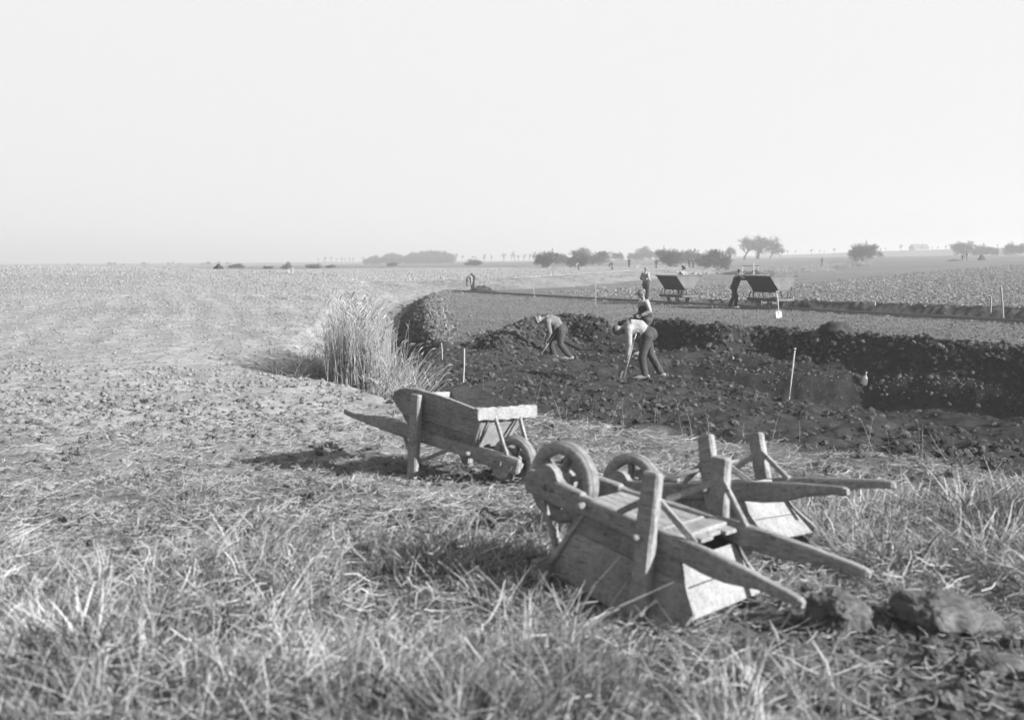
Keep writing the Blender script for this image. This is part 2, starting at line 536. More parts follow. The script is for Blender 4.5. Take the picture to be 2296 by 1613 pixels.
E2X = E2[:2] + [(x + .22, y + .42, z) for x, y, z in E2[2:]]
POLY_PIT = E1[1:] + [(15, -2), (22, 17)] + E2X[::-1] + FL[::-1]
POLY_TERR = E2X + [(24, 17)] + LGA[::-1] + [(2, 75), (6, 88), (-4.3, 84)] + TL[::-1]
POLY_DITCH = LB + [(-9.8, 90)] + PATH[1:] + TLF[::-1][:5] + [(-4.3, 86)] + TL[::-1] + FL[::-1]
POLY_PLOUGH = [(-3.3, 19.9)] + LB[1:] + [(-12, 95), (-16, 112), (-60, 125), (-140, 130), (-200, 60), (-60, 18), (-20, 17.5), (-9, 18.5)]
POLY_STUB = LGB + [(60, 8), (120, 40), (140, 110), (76, 178), (45, 135), (24, 98), (8, 84), (-1.5, 79.5), (5.5, 68)]
POLY_FARF = [(-12, 97)] + [(x - 1, y + 1.5) for x, y, z in PATH[1:5]] + [(30, 268), (-30, 250), (-200, 240), (-200, 130), (-60, 127), (-17, 114)]
ZN = ['bank', 'pit', 'terrace', 'ditch', 'ploughed', 'stubble', 'farfield', 'meadow']


def zones(X, Y):
    z = np.where(Y + np.abs(X) * .0 > 45, 7, 0)
    z = np.where((X > 14) & (Y > 30), 7, z)
    z[inpoly(X, Y, POLY_FARF)] = 6
    z[inpoly(X, Y, POLY_STUB)] = 5
    z[inpoly(X, Y, POLY_PLOUGH)] = 4
    z[inpoly(X, Y, POLY_DITCH)] = 3
    z[inpoly(X, Y, POLY_TERR)] = 2
    z[inpoly(X, Y, POLY_PIT)] = 1
    return z


MX, MY = np.meshgrid(GX, GY)
wob = .25 * vnoise(MX, MY, .9, 5)
ZONE = zones(MX + wob, MY + .25 * vnoise(MX, MY, .9, 6))
amp = np.array([.075, .14, .035, .05, .045, .06, .05, .04])[ZONE]
siz = np.array([.55, .48, .6, .8, .7, .8, 1.5, 4.0])
dz = np.zeros_like(GZ)
for k in range(8):
    mk = ZONE == k
    dz[mk] = fbm(MX[mk], MY[mk], siz[k], 30 + k * 7)
rid = np.abs(fbm(MX, MY, .45, 91))
GZ = GZ + amp * dz
GZ = GZ + np.where(ZONE == 1, .12 * (.35 - rid), 0) + np.where(ZONE == 0, .05 * (.3 - rid) * np.clip((MY - 6.5) / 2, 0, 1), 0) + np.where(ZONE == 4, .05 * (.3 - rid), 0)
# long swells of the pit floor, the spoil heaps and the old ridges in the meadow
GZ = GZ + np.where(ZONE == 1, .09 * fbm(MX, MY, 2.2, 77), 0) + np.where(ZONE == 7, .12 * fbm(MX, MY, 22, 78) * (MY > 80), 0)
GZ = GZ + np.where((ZONE == 0), .05 * fbm(MX, MY, 2.0, 79), 0)
GZ = GZ + np.where((ZONE == 4) | (ZONE == 6), .10 * fbm(MX, MY, 7, 80) + .16 * vnoise(MX, MY, 17, 81) * np.clip((-MX - 8) / 12, 0, 1), 0)


def gz(x, y):
    x = np.asarray(x, float); y = np.asarray(y, float)
    i = np.clip(np.searchsorted(GX, x) - 1, 0, NX - 2); j = np.clip(np.searchsorted(GY, y) - 1, 0, NY - 2)
    fx = np.clip((x - GX[i]) / (GX[i + 1] - GX[i]), 0, 1); fy = np.clip((y - GY[j]) / (GY[j + 1] - GY[j]), 0, 1)
    return (GZ[j, i] * (1 - fx) + GZ[j, i + 1] * fx) * (1 - fy) + (GZ[j + 1, i] * (1 - fx) + GZ[j + 1, i + 1] * fx) * fy


def G(x, y, dz_=0.0):
    return (x, y, float(gz(x, y)) + dz_)


def at(px, d, dz_=0.0):
    """ground point d metres away under plate column px"""
    x = (px - CX) / FPX * d
    return G(x, d, dz_)


fur = np.sin((MX * .96 + MY * .28 + .5 * vnoise(MX, MY, 6, 401)) * 2 * math.pi / 1.1)
GZ = GZ + np.where(ZONE == 4, .022 * fur * np.clip(.6 + vnoise(MX, MY, 9, 402), 0, 1), 0)
# colour of the ground: dry clay, moist soil, turf, and some painted shade
alb = np.array([.17, .036, .135, .19, .24, .12, .25, .14])[ZONE]
big = fbm(MX, MY, 3.0, 55)
alb = alb * (1 + .25 * big)
near = ZONE == 0
litter = fbm(MX, MY, 1.1, 61)
alb = np.where(near, .12 * (1 + .45 * litter), alb)
bare = np.clip((MY - 10.0 - .12 * MX) / 4.5, 0, 1) * (MX < -1) * near          # trodden pale clay before the field
alb = np.where(near, alb * (1 - bare) + .235 * bare * (1 + .2 * litter), alb)
grass_shade = near & (MX < .4) & (MY < 7.6)                       # shaded gaps of the long grass, painted dark on the ground
alb = np.where(grass_shade, .055, alb)
dig = np.clip(1.0 - np.hypot((MX - 2.5) / 1.9, (MY - 5.05) / 1.45), 0, 1)     # turned soil lower right
dig = np.clip(np.maximum(dig * 2.2, 2.5 * np.clip(1 - np.hypot((MX - 1.95) / .85, (MY - 5.95) / .55), 0, 1)), 0, 1) * near
alb = alb * (1 - dig) + .085 * dig * (1 + .4 * litter)
# darker strip along the track, painted shade of the ledge, damp spots on the terrace
td = (MX - TRK0[0]) * TRKN[0] + (MY - TRK0[1]) * TRKN[1]
trackmask = np.exp(-(td / .95) ** 2) * (MY < 80)
alb = np.where(ZONE == 2, alb * (1 - .72 * trackmask), alb)
alb = np.where((td > .6) & (td < 1.75) & (MY < 62) & (MX > 7), .028, alb)  # shade on the ledge face, painted as a dark band
alb = np.where(ZONE == 2, alb * (1 - .25 * np.clip((20 - np.hypot(MX - 3, (MY - 38) * 1.6)) / 20, 0, 1)), alb)
fresh = np.clip((MX + 4.6) / 1.2, 0, 1) * (ZONE == 3) * (MY < 75) * (MX > -6.2)  # fresh cut side of the ditch
tlx = np.interp(MY, [p[1] for p in TL], [p[0] for p in TL])
fresh = (np.clip((MX - (tlx - 1.5)) / .4, 0, 1)) * (ZONE == 3) * (MY > 22) * (MY < 74)
alb = alb * (1 - fresh) + .038 * fresh
alb = np.where((ZONE == 3) & (MY > 84), .21 * (1 + .3 * big), alb)
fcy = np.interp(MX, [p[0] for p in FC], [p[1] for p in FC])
alb = np.where((ZONE == 1) & (MY > fcy + .1) & (MX > 2), .026 * (1 + .5 * litter), alb)      # wet clay of the lower trench and its faces, their shade painted in
mrow = fbm(MX * .35, MY, 6, 66)
alb = np.where(ZONE == 7, .14 * (1 + .22 * mrow + .12 * big), alb)
alb = np.clip(alb, .02, .5)

vid = np.arange(NX * NY).reshape(NY, NX)
q = np.stack([vid[:-1, :-1], vid[:-1, 1:], vid[1:, 1:], vid[1:, :-1]], -1).reshape(-1, 4)
fz = ZONE[:-1, :-1].reshape(-1)
VX = np.stack([MX, MY, GZ], -1).reshape(-1, 3)
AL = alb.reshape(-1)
SET = {0: ('grassy_bank', 'g_bank'), 1: ('excavation_pit', 'g_pit'), 2: ('work_terrace', 'g_terrace'), 3: ('ditch', 'g_ditch'),
       4: ('ploughed_field', 'g_field'), 5: ('stubble_field', 'g_stub'), 6: ('clay_field', 'g_field'), 7: ('meadow', 'g_meadow')}


def grid_mesh(name, quads, verts, a):
    u, inv = np.unique(quads, return_inverse=True)
    me = bpy.data.meshes.new(name)
    inv = inv.reshape(-1, 4)
    me.vertices.add(len(u)); me.vertices.foreach_set('co', verts[u].astype(np.float32).ravel())
    n = len(inv)
    me.loops.add(n * 4); me.loops.foreach_set('vertex_index', inv.astype(np.int32).ravel())
    me.polygons.add(n); me.polygons.foreach_set('loop_start', np.arange(0, n * 4, 4, dtype=np.int32))
    me.polygons.foreach_set('use_smooth', np.ones(n, bool))
    me.update(calc_edges=True)
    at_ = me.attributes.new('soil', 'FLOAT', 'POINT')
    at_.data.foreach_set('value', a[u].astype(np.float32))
    return me


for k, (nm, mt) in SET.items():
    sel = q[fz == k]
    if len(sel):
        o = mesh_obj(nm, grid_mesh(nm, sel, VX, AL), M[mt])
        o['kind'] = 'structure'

# sea dike along the horizon
DK = [(-900, 1300, -7), (-400, 1150, -5), (-150, 1000, -2.6), (16, 900, -1.2), (115, 870, .6), (190, 830, 3.2), (240, 760, 5.6), (280, 660, 7.2), (330, 560, 8.0), (500, 420, 8.5)]
dkm = MB()
for i in range(len(DK) - 1):
    (x0, y0, z0), (x1, y1, z1) = DK[i], DK[i + 1]
    n = 6
    for k in range(n):
        a, b = k / n, (k + 1) / n
        pa = (x0 + (x1 - x0) * a, y0 + (y1 - y0) * a, z0 + (z1 - z0) * a); pb = (x0 + (x1 - x0) * b, y0 + (y1 - y0) * b, z0 + (z1 - z0) * b)
        dkm.add([(pa[0] - 22, pa[1] - 45, pa[2] - 8), (pb[0] - 22, pb[1] - 45, pb[2] - 8), (pb[0], pb[1], pb[2]), (pa[0], pa[1], pa[2]),
                 (pb[0] + 3, pb[1] + 6, pb[2]), (pa[0] + 3, pa[1] + 6, pa[2]), (pb[0] + 20, pb[1] + 40, pb[2] - 8), (pa[0] + 20, pa[1] + 40, pa[2] - 8)],
                [(0, 1, 2, 3), (3, 2, 4, 5), (5, 4, 6, 7)])
me = dkm.mesh('dike', True)
a_ = me.attributes.new('soil', 'FLOAT', 'POINT'); a_.data.foreach_set('value', [.13] * len(me.vertices))
mesh_obj('dike', me, M['g_meadow'])['kind'] = 'structure'


# ------------------------------------------------------------------ stuff: clods, straw, grass (uncountable)
def source_collection(name, meshes):
    c = bpy.data.collections.new(name)
    for i, me in enumerate(meshes):
        o = bpy.data.objects.new('%s_%02d' % (name, i), me)
        c.objects.link(o)
    return c


def scatter(name, label, cat, pts, rot, scl, idx, coll, realize=False):
    me = bpy.data.meshes.new(name)
    n = len(pts)
    me.vertices.add(n)
    me.vertices.foreach_set('co', np.asarray(pts, np.float32).ravel())
    for an, ty, key, dat in (('rot', 'FLOAT_VECTOR', 'vector', rot), ('scl', 'FLOAT_VECTOR', 'vector', scl)):
        a = me.attributes.new(an, ty, 'POINT'); a.data.foreach_set(key, np.asarray(dat, np.float32).ravel())
    a = me.attributes.new('pick', 'INT', 'POINT'); a.data.foreach_set('value', np.asarray(idx, np.int32))
    o = bpy.data.objects.new(name, me)
    COL.objects.link(o)
    tag(o, label, cat, kind='stuff')
    g = bpy.data.node_groups.new(name + '_scatter', 'GeometryNodeTree')
    g.interface.new_socket('Geometry', in_out='INPUT', socket_type='NodeSocketGeometry')
    g.interface.new_socket('Geometry', in_out='OUTPUT', socket_type='NodeSocketGeometry')
    gi = g.nodes.new('NodeGroupInput'); go = g.nodes.new('NodeGroupOutput')
    ip = g.nodes.new('GeometryNodeInstanceOnPoints')
    ci = g.nodes.new('GeometryNodeCollectionInfo')
    ci.inputs['Collection'].default_value = coll
    ci.inputs['Separate Children'].default_value = True
    ci.inputs['Reset Children'].default_value = True

    def na(nm, ty):
        x = g.nodes.new('GeometryNodeInputNamedAttribute'); x.data_type = ty; x.inputs['Name'].default_value = nm
        return x.outputs['Attribute']
    er = g.nodes.new('FunctionNodeEulerToRotation')
    g.links.new(na('rot', 'FLOAT_VECTOR'), er.inputs[0])
    g.links.new(gi.outputs[0], ip.inputs['Points'])
    g.links.new(ci.outputs[0], ip.inputs['Instance'])
    ip.inputs['Pick Instance'].default_value = True
    g.links.new(na('pick', 'INT'), ip.inputs['Instance Index'])
    g.links.new(er.outputs[0], ip.inputs['Rotation'])
    g.links.new(na('scl', 'FLOAT_VECTOR'), ip.inputs['Scale'])
    last = ip.outputs[0]
    if realize:            # thin overlapping blades trace faster as one mesh
        rv = g.nodes.new('FunctionNodeRandomValue'); rv.data_type = 'FLOAT'
        sn = g.nodes.new('GeometryNodeStoreNamedAttribute'); sn.data_type = 'FLOAT'; sn.domain = 'INSTANCE'
        sn.inputs['Name'].default_value = 'rnd'
        g.links.new(last, sn.inputs['Geometry'])
        g.links.new([q_ for q_ in rv.outputs if q_.enabled][0], [q_ for q_ in sn.inputs if q_.name == 'Value' and q_.enabled][0])
        rl = g.nodes.new('GeometryNodeRealizeInstances')
        g.links.new(sn.outputs[0], rl.inputs[0])
        last = rl.outputs[0]
    g.links.new(last, go.inputs[0])
    md = o.modifiers.new('scatter', 'NODES')
    md.node_group = g
    return o


def clod_mesh(seed, mat, sub=3, rough=.21, flat=.8):
    bm = bmesh.new()
    bmesh.ops.create_icosphere(bm, subdivisions=sub, radius=.5)
    off = Vector((seed * 7.3, seed * 3.1, seed * 1.7))
    for v in bm.verts:
        d = v.co.normalized()
        k = 1 + rough * 1.2 * mnoise.noise(d * 1.6 + off) + rough * 1.6 * mnoise.noise(d * 3.0 + off) + rough * 1.0 * mnoise.noise(d * 6 + off) + rough * .7 * mnoise.noise(d * 13 + off)
        v.co = d * .5 * k
        v.co.z *= flat
    me = bpy.data.meshes.new('clod')
    bm.to_mesh(me); bm.free()
    me.materials.append(mat)
    return me


C_DARK = source_collection('clod_dark', [clod_mesh(i, M['soil_dark']) for i in range(6)])
C_MID = source_collection('clod_mid', [clod_mesh(i + 9, M['soil_mid']) for i in range(6)])
C_FIELD = source_collection('clod_field', [clod_mesh(i + 20, M['soil_field'], 2, .2, .65) for i in range(6)])
C_STUB = source_collection('clod_stub', [clod_mesh(i + 31, M['soil_stub'], 2, .26, .6) for i in range(6)])


def sample_zone(n, x0, x1, y0, y1, zs, power=0.0):
    """points in the plan rectangle that fall in the zones; power>0 thins them with distance"""
    out = []
    tot = 0
    while tot < n:
        X = RNG.uniform(x0, x1, n); Y = RNG.uniform(y0, y1, n)
        z = zones(X, Y)
        ok = np.isin(z, zs)
        if power: ok &= RNG.random(n) < (y0 / np.maximum(Y, y0)) ** power
        out.append(np.stack([X[ok], Y[ok]], 1)); tot += ok.sum()
        if ok.sum() == 0: break
    return np.concatenate(out)[:n]


def clods(name, label, P, s_lo, s_hi, coll, sink=.15, pw=2.2, growth=0.0, extra=None):
    n = len(P)
    s = s_lo + (s_hi - s_lo) * RNG.random(n) ** pw
    if growth: s = s * (1 + growth * np.maximum(P[:, 1] - 20, 0))
    if extra is not None: s = s * extra(P[:, 0], P[:, 1])
    z = gz(P[:, 0], P[:, 1]) + s * (.3 - sink)
    rot = np.stack([RNG.uniform(-.5, .5, n), RNG.uniform(-.5, .5, n), RNG.uniform(0, 6.3, n)], 1)
    sc_ = s[:, None] * RNG.uniform(.75, 1.3, (n, 3))
    return scatter(name, label, 'clods', np.column_stack([P, z]), rot, sc_, RNG.integers(0, 6, n), coll)


P = sample_zone(100000, -40, -3, 17, 92, [4])
clods('field_clods', 'pale dry clods strewn over the ploughed field on the left', P, .012, .062, C_FIELD, .2, 2.4, .022)
P = sample_zone(9000, -16, -2, 12.5, 20, [0, 4])
clods('clay_crumbs', 'pale clay crumbs on the trodden ground before the reeds', P, .015, .085, C_FIELD, .14, 3)
P = sample_zone(70000, -3, 15, 12, 37, [1])
fc_y = np.interp(P[:, 0], [p[0] for p in FC], [p[1] for p in FC])
e3_y = np.interp(P[:, 0], [p[0] for p in E3], [p[1] for p in E3])
beyond = P[:, 1] > fc_y + .15
keepc = np.where(~beyond, np.clip(.55 + .8 * fbm(P[:, 0], P[:, 1], 1.5, 301), .1, 1), np.where(P[:, 1] > e3_y, np.clip(.4 + .9 * fbm(P[:, 0], P[:, 1], 1.2, 302), .12, .9), np.clip(.1 + .9 * fbm(P[:, 0], P[:, 1], .9, 303), .08, .5)))
keepc = np.where(P[:, 0] < 1.5, np.maximum(keepc, .5), keepc)
P = P[RNG.random(len(P)) < keepc]
clods('pit_clods', 'dark moist clods covering the floor of the excavation', P, .008, .12, C_DARK, .22, 6.0)
# spoil heaps along the terrace edge carry bigger clods
EB = np.array(dens(E2[1:], .05))[:, :2]
k = RNG.integers(0, len(EB), 12000)
P = EB[k] + np.column_stack([RNG.normal(0, .35, 12000), RNG.normal(.1, .42, 12000)])
P = P[np.isin(zones(P[:, 0], P[:, 1]), [1, 2])]
clods('spoil_clods', 'dark clods of the spoil heaps along the edge of the pit', P, .012, .17, C_DARK, .18, 5.0)
EL = np.array(dens(E3, .05))[:, :2]
k = RNG.integers(0, len(EL), 2200)
P = EL[k] + RNG.normal(0, .16, (2200, 2)) + np.array([.05, .14])
clods('lit_lip_crumbs', 'crumbs on the ledge above the lower trench, paler to stand for its sunlit lip', P, .008, .07, C_MID, .2, 4.0)  # paler soil colour stands in for sunlight along the lip
TLa = np.array(dens(TL, .05))[:, :2]
k = RNG.integers(0, len(TLa), 5200)
P = TLa[k] + np.column_stack([RNG.normal(-.2, .6, 5200), RNG.normal(0, .3, 5200)])
lf = P[:, 0] < np.interp(P[:, 1], [p[1] for p in TL], [p[0] for p in TL]) - .1
clods('ridge_clods', 'clods on the crest between ditch and terrace', P[~lf], .02, .17, C_MID, .16, 4.0)
clods('ditch_side_clods', 'dark clods on the freshly cut right side of the ditch', P[lf], .02, .2, C_DARK, .16, 4.0)
P = sample_zone(36000, -6, 22, 29, 80, [2], .9)
clods('terrace_crumbs', 'small crumbs of earth on the trampled terrace', P, .016, .08, C_MID, .22, 3.2)
P = sample_zone(75000, -2, 105, 34, 175, [5], .9)
clods('stubble_sods', 'light rough sods of the stubble field beyond the track', P, .04, .145, C_STUB, .22, 2.0, .005)
P = sample_zone(22000, -70, 40, 96, 240, [6])
clods('far_clods', 'pale clods on the distant clay field', P, .09, .26, C_FIELD, .24, 2.0)


# --- straw and grass
def straw_mesh(seed, mat, w=.0030, bend=.05):
    r = random.Random(seed)
    mb = MB()
    k = r.random() < .35
    pts = [Vector((-.5 + i / 4, bend * math.sin(i * 1.1 + seed) * .5, .012 * math.sin(i * 2 + seed) + (.02 * abs(i - 2) if k else 0))) for i in range(5)]
    mb.sweep(pts, [w * .7, w, w * .9, w * .8, w * .5], 3)
    me = mb.mesh('straw'); me.materials.append(mat)
    return me


def tuft_mesh(seed, mat, n=42, h=.24, w=.0031, spread=.17, lean=1.25, droop=1.1):
    r = random.Random(seed)
    mb = MB()
    for i in range(n):
        an = r.uniform(0, 6.28); d = spread * math.sqrt(r.random())
        L = h * r.uniform(.45, 1.15)
        le = r.uniform(.1, lean)
        da = an + r.uniform(-.8, .8)
        dx, dy = math.cos(da), math.sin(da)
        p = Vector((d * math.cos(an), d * math.sin(an), -.02))
        dirv = Vector((dx * math.sin(le), dy * math.sin(le), math.cos(le)))
        side = Vector((-dy, dx, 0)).lerp(Vector((r.gauss(0, 1), r.gauss(0, 1), .2)), .4).normalized()
        vs_ = []; fs_ = []
        seg = 3
        ww = w * r.uniform(.6, 1.5)
        dr = r.uniform(.1, droop) * L
        for s in range(seg + 1):
            t = s / seg
            wd = ww * (1 - .75 * t * t)
            c = p + dirv * (L * t) + Vector((dx, dy, -.9)) * (dr * t * t)
            vs_ += [c - side * wd, c + side * wd]
        for s in range(seg): fs_.append((2 * s, 2 * s + 1, 2 * s + 3, 2 * s + 2))
        mb.add(vs_, fs_)
    me = mb.mesh('tuft'); me.materials.append(mat)
    return me


C_STRAW = source_collection('straw_src', [straw_mesh(i, M['straw']) for i in range(7)])
C_TUFT = source_collection('tuft_src', [tuft_mesh(i, M['grass']) for i in range(5)] + [tuft_mesh(i + 50, M['grass_dark'], 34, .18) for i in range(3)])
C_SHORT = source_collection('short_src', [tuft_mesh(i + 80, M['grass_dark'], 20, .06, .002, .08, 1.4) for i in range(3)] + [tuft_mesh(i + 90, M['grass'], 18, .07, .002, .08, 1.4) for i in range(3)])


def lay(name, label, cat, P, s_lo, s_hi, coll, nsrc, dz_=0.0, tilt=.15, thick=1.0, lift=0.0, rotz=None, flow=0.0, realize=False):
    n = len(P)
    s = RNG.uniform(s_lo, s_hi, n)
    z = gz(P[:, 0], P[:, 1]) + dz_ + lift * RNG.random(n)
    rz = RNG.uniform(0, 6.3, n) if rotz is None else rotz
    rot = np.stack([RNG.normal(0, tilt, n), RNG.normal(0, tilt, n), rz], 1)
    if flow:               # matted by wind and feet: neighbours lean the same way
        rot[:, 0] += flow * vnoise(P[:, 0], P[:, 1], .9, 201) * 1.3; rot[:, 1] += flow * vnoise(P[:, 0], P[:, 1], .9, 202) * 1.3 + flow * .35
        rot[:, 2] = RNG.normal(0, .9, n)
        s = s * np.clip(1 + .55 * vnoise(P[:, 0], P[:, 1], .5, 203), .5, 1.6)
    sc_ = np.column_stack([s, np.full(n, thick) if thick else s, np.full(n, thick) if thick else s])
    return scatter(name, label, cat, np.column_stack([P, z]), rot, sc_, RNG.integers(0, nsrc, n), coll, realize)


def fan(n, y0, y1, x0=-.60, x1=.64, bias=1.0, keep=None):
    n = int(n * 1.3)
    Y = y0 + (y1 - y0) * RNG.random(n) ** bias
    X = Y * RNG.uniform(x0, x1, n)
    P_ = np.column_stack([X, Y])
    P_ = P_[np.isin(zones(X, Y), [0])]
    if keep is not None: P_ = P_[RNG.random(len(P_)) < keep(P_[:, 0], P_[:, 1])]
    return P_


def dugmask(X, Y):
    a_1 = 2.2 * np.clip(1 - np.hypot((X - 2.5) / 1.9, (Y - 5.05) / 1.45), 0, 1)
    a_2 = 2.5 * np.clip(1 - np.hypot((X - 1.95) / .85, (Y - 5.95) / .55), 0, 1)
    a_3 = 2.5 * np.clip(1 - np.hypot((X - 1.8) / .8, (Y - 5.5) / .75), 0, 1)
    return np.clip(np.maximum(np.maximum(a_1, a_2), a_3), 0, 1)


def keep_straw(X, Y):
    k_ = np.clip(.55 + .7 * fbm(X, Y, 1.0, 61), .05, 1)
    b_ = np.clip((Y - 10.5 - .1 * X) / 5, 0, .93) * (X < -1.5)
    return k_ * (1 - b_) * (1 - .8 * dugmask(X, Y))


P = fan(62000, 4.3, 17, bias=.85, keep=keep_straw)
lay('loose_straw', 'dry straw littering the trodden bank', 'straw', P, .05, .28, C_STRAW, 7, .008, .14, .75, .03, realize=True)


def edge_long(X):          # far limit of the long grass
    return 7.3 + .5 * vnoise(X, X * 0 + 3, 1.2, 8) - .25 * np.clip(X, -9, 0) * .1


def keep_long(X, Y):
    k_ = np.where((X < .35) & (Y < edge_long(X)), .95, 0)
    k_ = np.where((X > .35) & (X < 1.7) & (Y < 5.7), .75, k_)
    k_ = np.where((X > 2.05) & (Y > 6.1) & (Y < 9.5), .55, k_)
    k_ = np.where((X > 2.5) & (Y > 5.2) & (Y <= 6.1), .5, k_)
    k_ = k_ * np.clip(.72 + 1.7 * fbm(X, Y, .75, 63), .05, 1)
    # the barrows stand clear of it
    k_ = np.where(inpoly(X, Y, [(.1, 6.62), (.60, 6.3), (.95, 6.02), (1.55, 6.45), (.7, 7.3), (.2, 7.2)]), 0, k_)
    return k_ * (1 - .95 * dugmask(X, Y))


P = fan(9500, 3.9, 9.6, bias=.8, keep=keep_long)
lay('long_grass', 'long withered grass in the foreground', 'grass', P, .6, 1.15, C_TUFT, 8, -.01, .3, 0, flow=.75, realize=True)
P = fan(9000, 3.8, 8.0, bias=.8, keep=lambda X, Y: keep_long(X, Y))
lay('fallen_stalks', 'broken pale stalks lying in the long grass', 'straw', P, .08, .40, C_STRAW, 7, .03, .45, 1.3, .11, realize=True)


def keep_short(X, Y):
    k_ = np.clip(.15 + 1.9 * fbm(X, Y, 1.6, 64), .02, 1)
    b_ = np.clip((Y - 10.5 - .1 * X) / 4, 0, .97) * (X < -1.5)
    return k_ * (1 - b_) * (1 - .9 * dugmask(X, Y))


P = fan(12000, 5.0, 17, bias=.9, keep=keep_short)
lay('short_grass', 'short trodden tufts of grass on the bank', 'grass', P, .6, 1.6, C_SHORT, 6, -.005, .3, 0, flow=.3, realize=True)


# crumbs and lumps between the straw
P = fan(15000, 4.6, 16, bias=.9, keep=lambda X, Y: np.clip(.45 + .9 * fbm(X, Y, .8, 305), .06, 1))
clods('bank_crumbs', 'crumbs of earth among the straw of the bank', P, .012, .10, C_MID, .18, 3.8)
P = fan(8500, 7.0, 17, bias=.9, keep=lambda X, Y: np.clip(.45 + .9 * fbm(X, Y, .8, 305), .06, 1))
clods('dry_lumps', 'pale dry lumps trodden into the bank', P, .010, .08, C_FIELD, .22, 3.8)
P = fan(2600, 3.9, 6.6, .1, .5, keep=lambda X, Y: .1 + .9 * dugmask(X, Y))
clods('dug_crumbs', 'dark crumbs of turned soil in the right foreground', P, .008, .055, C_MID, .16, 3.4)
# --- reeds in the ditch
def reed_mesh(seed):
    r = random.Random(seed)
    mb = MB()
    b = r.uniform(.0, .14)
    pts = [Vector((b * (t ** 2) + .012 * math.sin(5 * t + seed), .02 * math.sin(3 * t + seed * 2), t)) for t in (0, .2, .4, .6, .8, 1)]
    mb.sweep(pts, [.0042, .0042, .0038, .0034, .0026, .002], 4)
    for k in range(r.randint(1, 3)):
        t = r.uniform(.3, .8); an = r.uniform(0, 6.28); L = r.uniform(.15, .3)
        c = pts[int(t * 5)]
        d = Vector((math.cos(an), math.sin(an), .9))
        s = Vector((-math.sin(an), math.cos(an), 0)) * .006
        e = c + d * L * .6; f = e + Vector((d.x, d.y, -.2)) * L * .35
        mb.add([c - s, c + s, e + s, e - s, f], [(0, 1, 2, 3), (3, 2, 4)])
    if r.random() < .2:
        mb.sweep([pts[-1], pts[-1] + Vector((.03, 0, .05)), pts[-1] + Vector((.07, .0, .08))], [.003, .009, .003], 4)
    me = mb.mesh('reed'); me.materials.append(M['reed'])
    return me


C_REED = source_collection('reed_src', [reed_mesh(i) for i in range(8)])
RD = []
while len(RD) < 2300:
    t = random.random() ** 1.6
    y = 19.6 + t * 15
    cx = np.interp(y, [19.6, 24, 30, 35], [-2.55, -2.95, -3.65, -4.4])
    RD.append((cx + random.gauss(0, .2 + .09 * t), y))
RD = np.array(RD)
n = len(RD)
hh = RNG.uniform(.9, 1.5, n) * np.interp(RD[:, 1], [19, 21, 27, 35], [.8, 1.05, 1.0, .6])
o = scatter('reed_bed', 'tall pale dry reeds standing in the ditch', 'reeds', np.column_stack([RD, gz(RD[:, 0], RD[:, 1]) - .03]),
            np.stack([RNG.normal(0, .07, n), RNG.normal(-.03, .08, n), RNG.uniform(-.9, .9, n) + np.where(RNG.random(n) < .5, 0, 3.14)], 1),
            np.column_stack([hh, np.ones(n), hh]), RNG.integers(0, 8, n), C_REED)
RD2 = np.column_stack([RNG.normal(-2.05, .22, 170), RNG.uniform(19.5, 22.5, 170)])
n = len(RD2)
hh = RNG.uniform(.5, 1.1, n)
scatter('leaning_reeds', 'bent reeds leaning over at the right of the reed bed', 'reeds', np.column_stack([RD2, gz(RD2[:, 0], RD2[:, 1])]),
        np.stack([RNG.normal(0, .35, n), RNG.normal(.35, .35, n), RNG.normal(0, .6, n)], 1), np.column_stack([hh, np.ones(n), hh]), RNG.integers(0, 8, n), C_REED)
# grass on the ditch banks
P = sample_zone(9000, -11, 1, 19, 110, [3], .5)
tlx_ = np.interp(P[:, 1], [p[1] for p in TL], [p[0] for p in TL])
P = P[(P[:, 0] < tlx_ - 1.7) | (P[:, 1] > 80)]
lay('ditch_grass', 'pale withered grass on the ditch banks', 'grass', P, 1.0, 2.6, C_SHORT, 6, -.01, .3, 0, realize=True)
P = np.column_stack([RNG.normal(-3.6, .18, 55), RNG.uniform(19.8, 23, 55)])
lay('bank_tussocks', 'dark grass tussocks left of the reeds', 'grass', P, .9, 1.6, C_TUFT, 8, -.02, .3, 0, realize=True)
PA = np.array(dens(PATH, .5))[:, :2]
k = RNG.integers(0, len(PA), 2600)
P = PA[k] + np.column_stack([RNG.uniform(.2, 3.2, 2600), -RNG.uniform(.2, 3.0, 2600)])
lay('path_bank_grass', 'pale rough grass on the slope below the plank walkway', 'grass', P, 2.0, 4.5, C_SHORT, 6, -.02, .3, 0, realize=True)
P = np.column_stack([RNG.uniform(-3, 26, 5000), RNG.uniform(70, 125, 5000)])
P = P[np.isin(zones(P[:, 0], P[:, 1]), [3, 7])]
lay('meadow_tufts', 'small tufts on the rough ground beyond the track', 'grass', P, 1.2, 3.2, C_SHORT, 6, -.02, .3, 0, realize=True)
# lone dry stems on the edge of the pit
EA = np.array(dens(E1[2:6], .05))[:, :2]
k = RNG.integers(0, len(EA), 46)
P = EA[k] + RNG.normal(0, .22, (46, 2))
n = len(P); hh = RNG.uniform(.12, .45, n)
scatter('dry_stems', 'thin dry stems along the brink of the pit', 'stems', np.column_stack([P, gz(P[:, 0], P[:, 1])]),
        np.stack([RNG.normal(0, .2, n), RNG.normal(0, .2, n), RNG.uniform(0, 6.3, n)], 1), np.column_stack([hh, np.ones(n) * .5, hh]), RNG.integers(0, 8, n), C_REED)
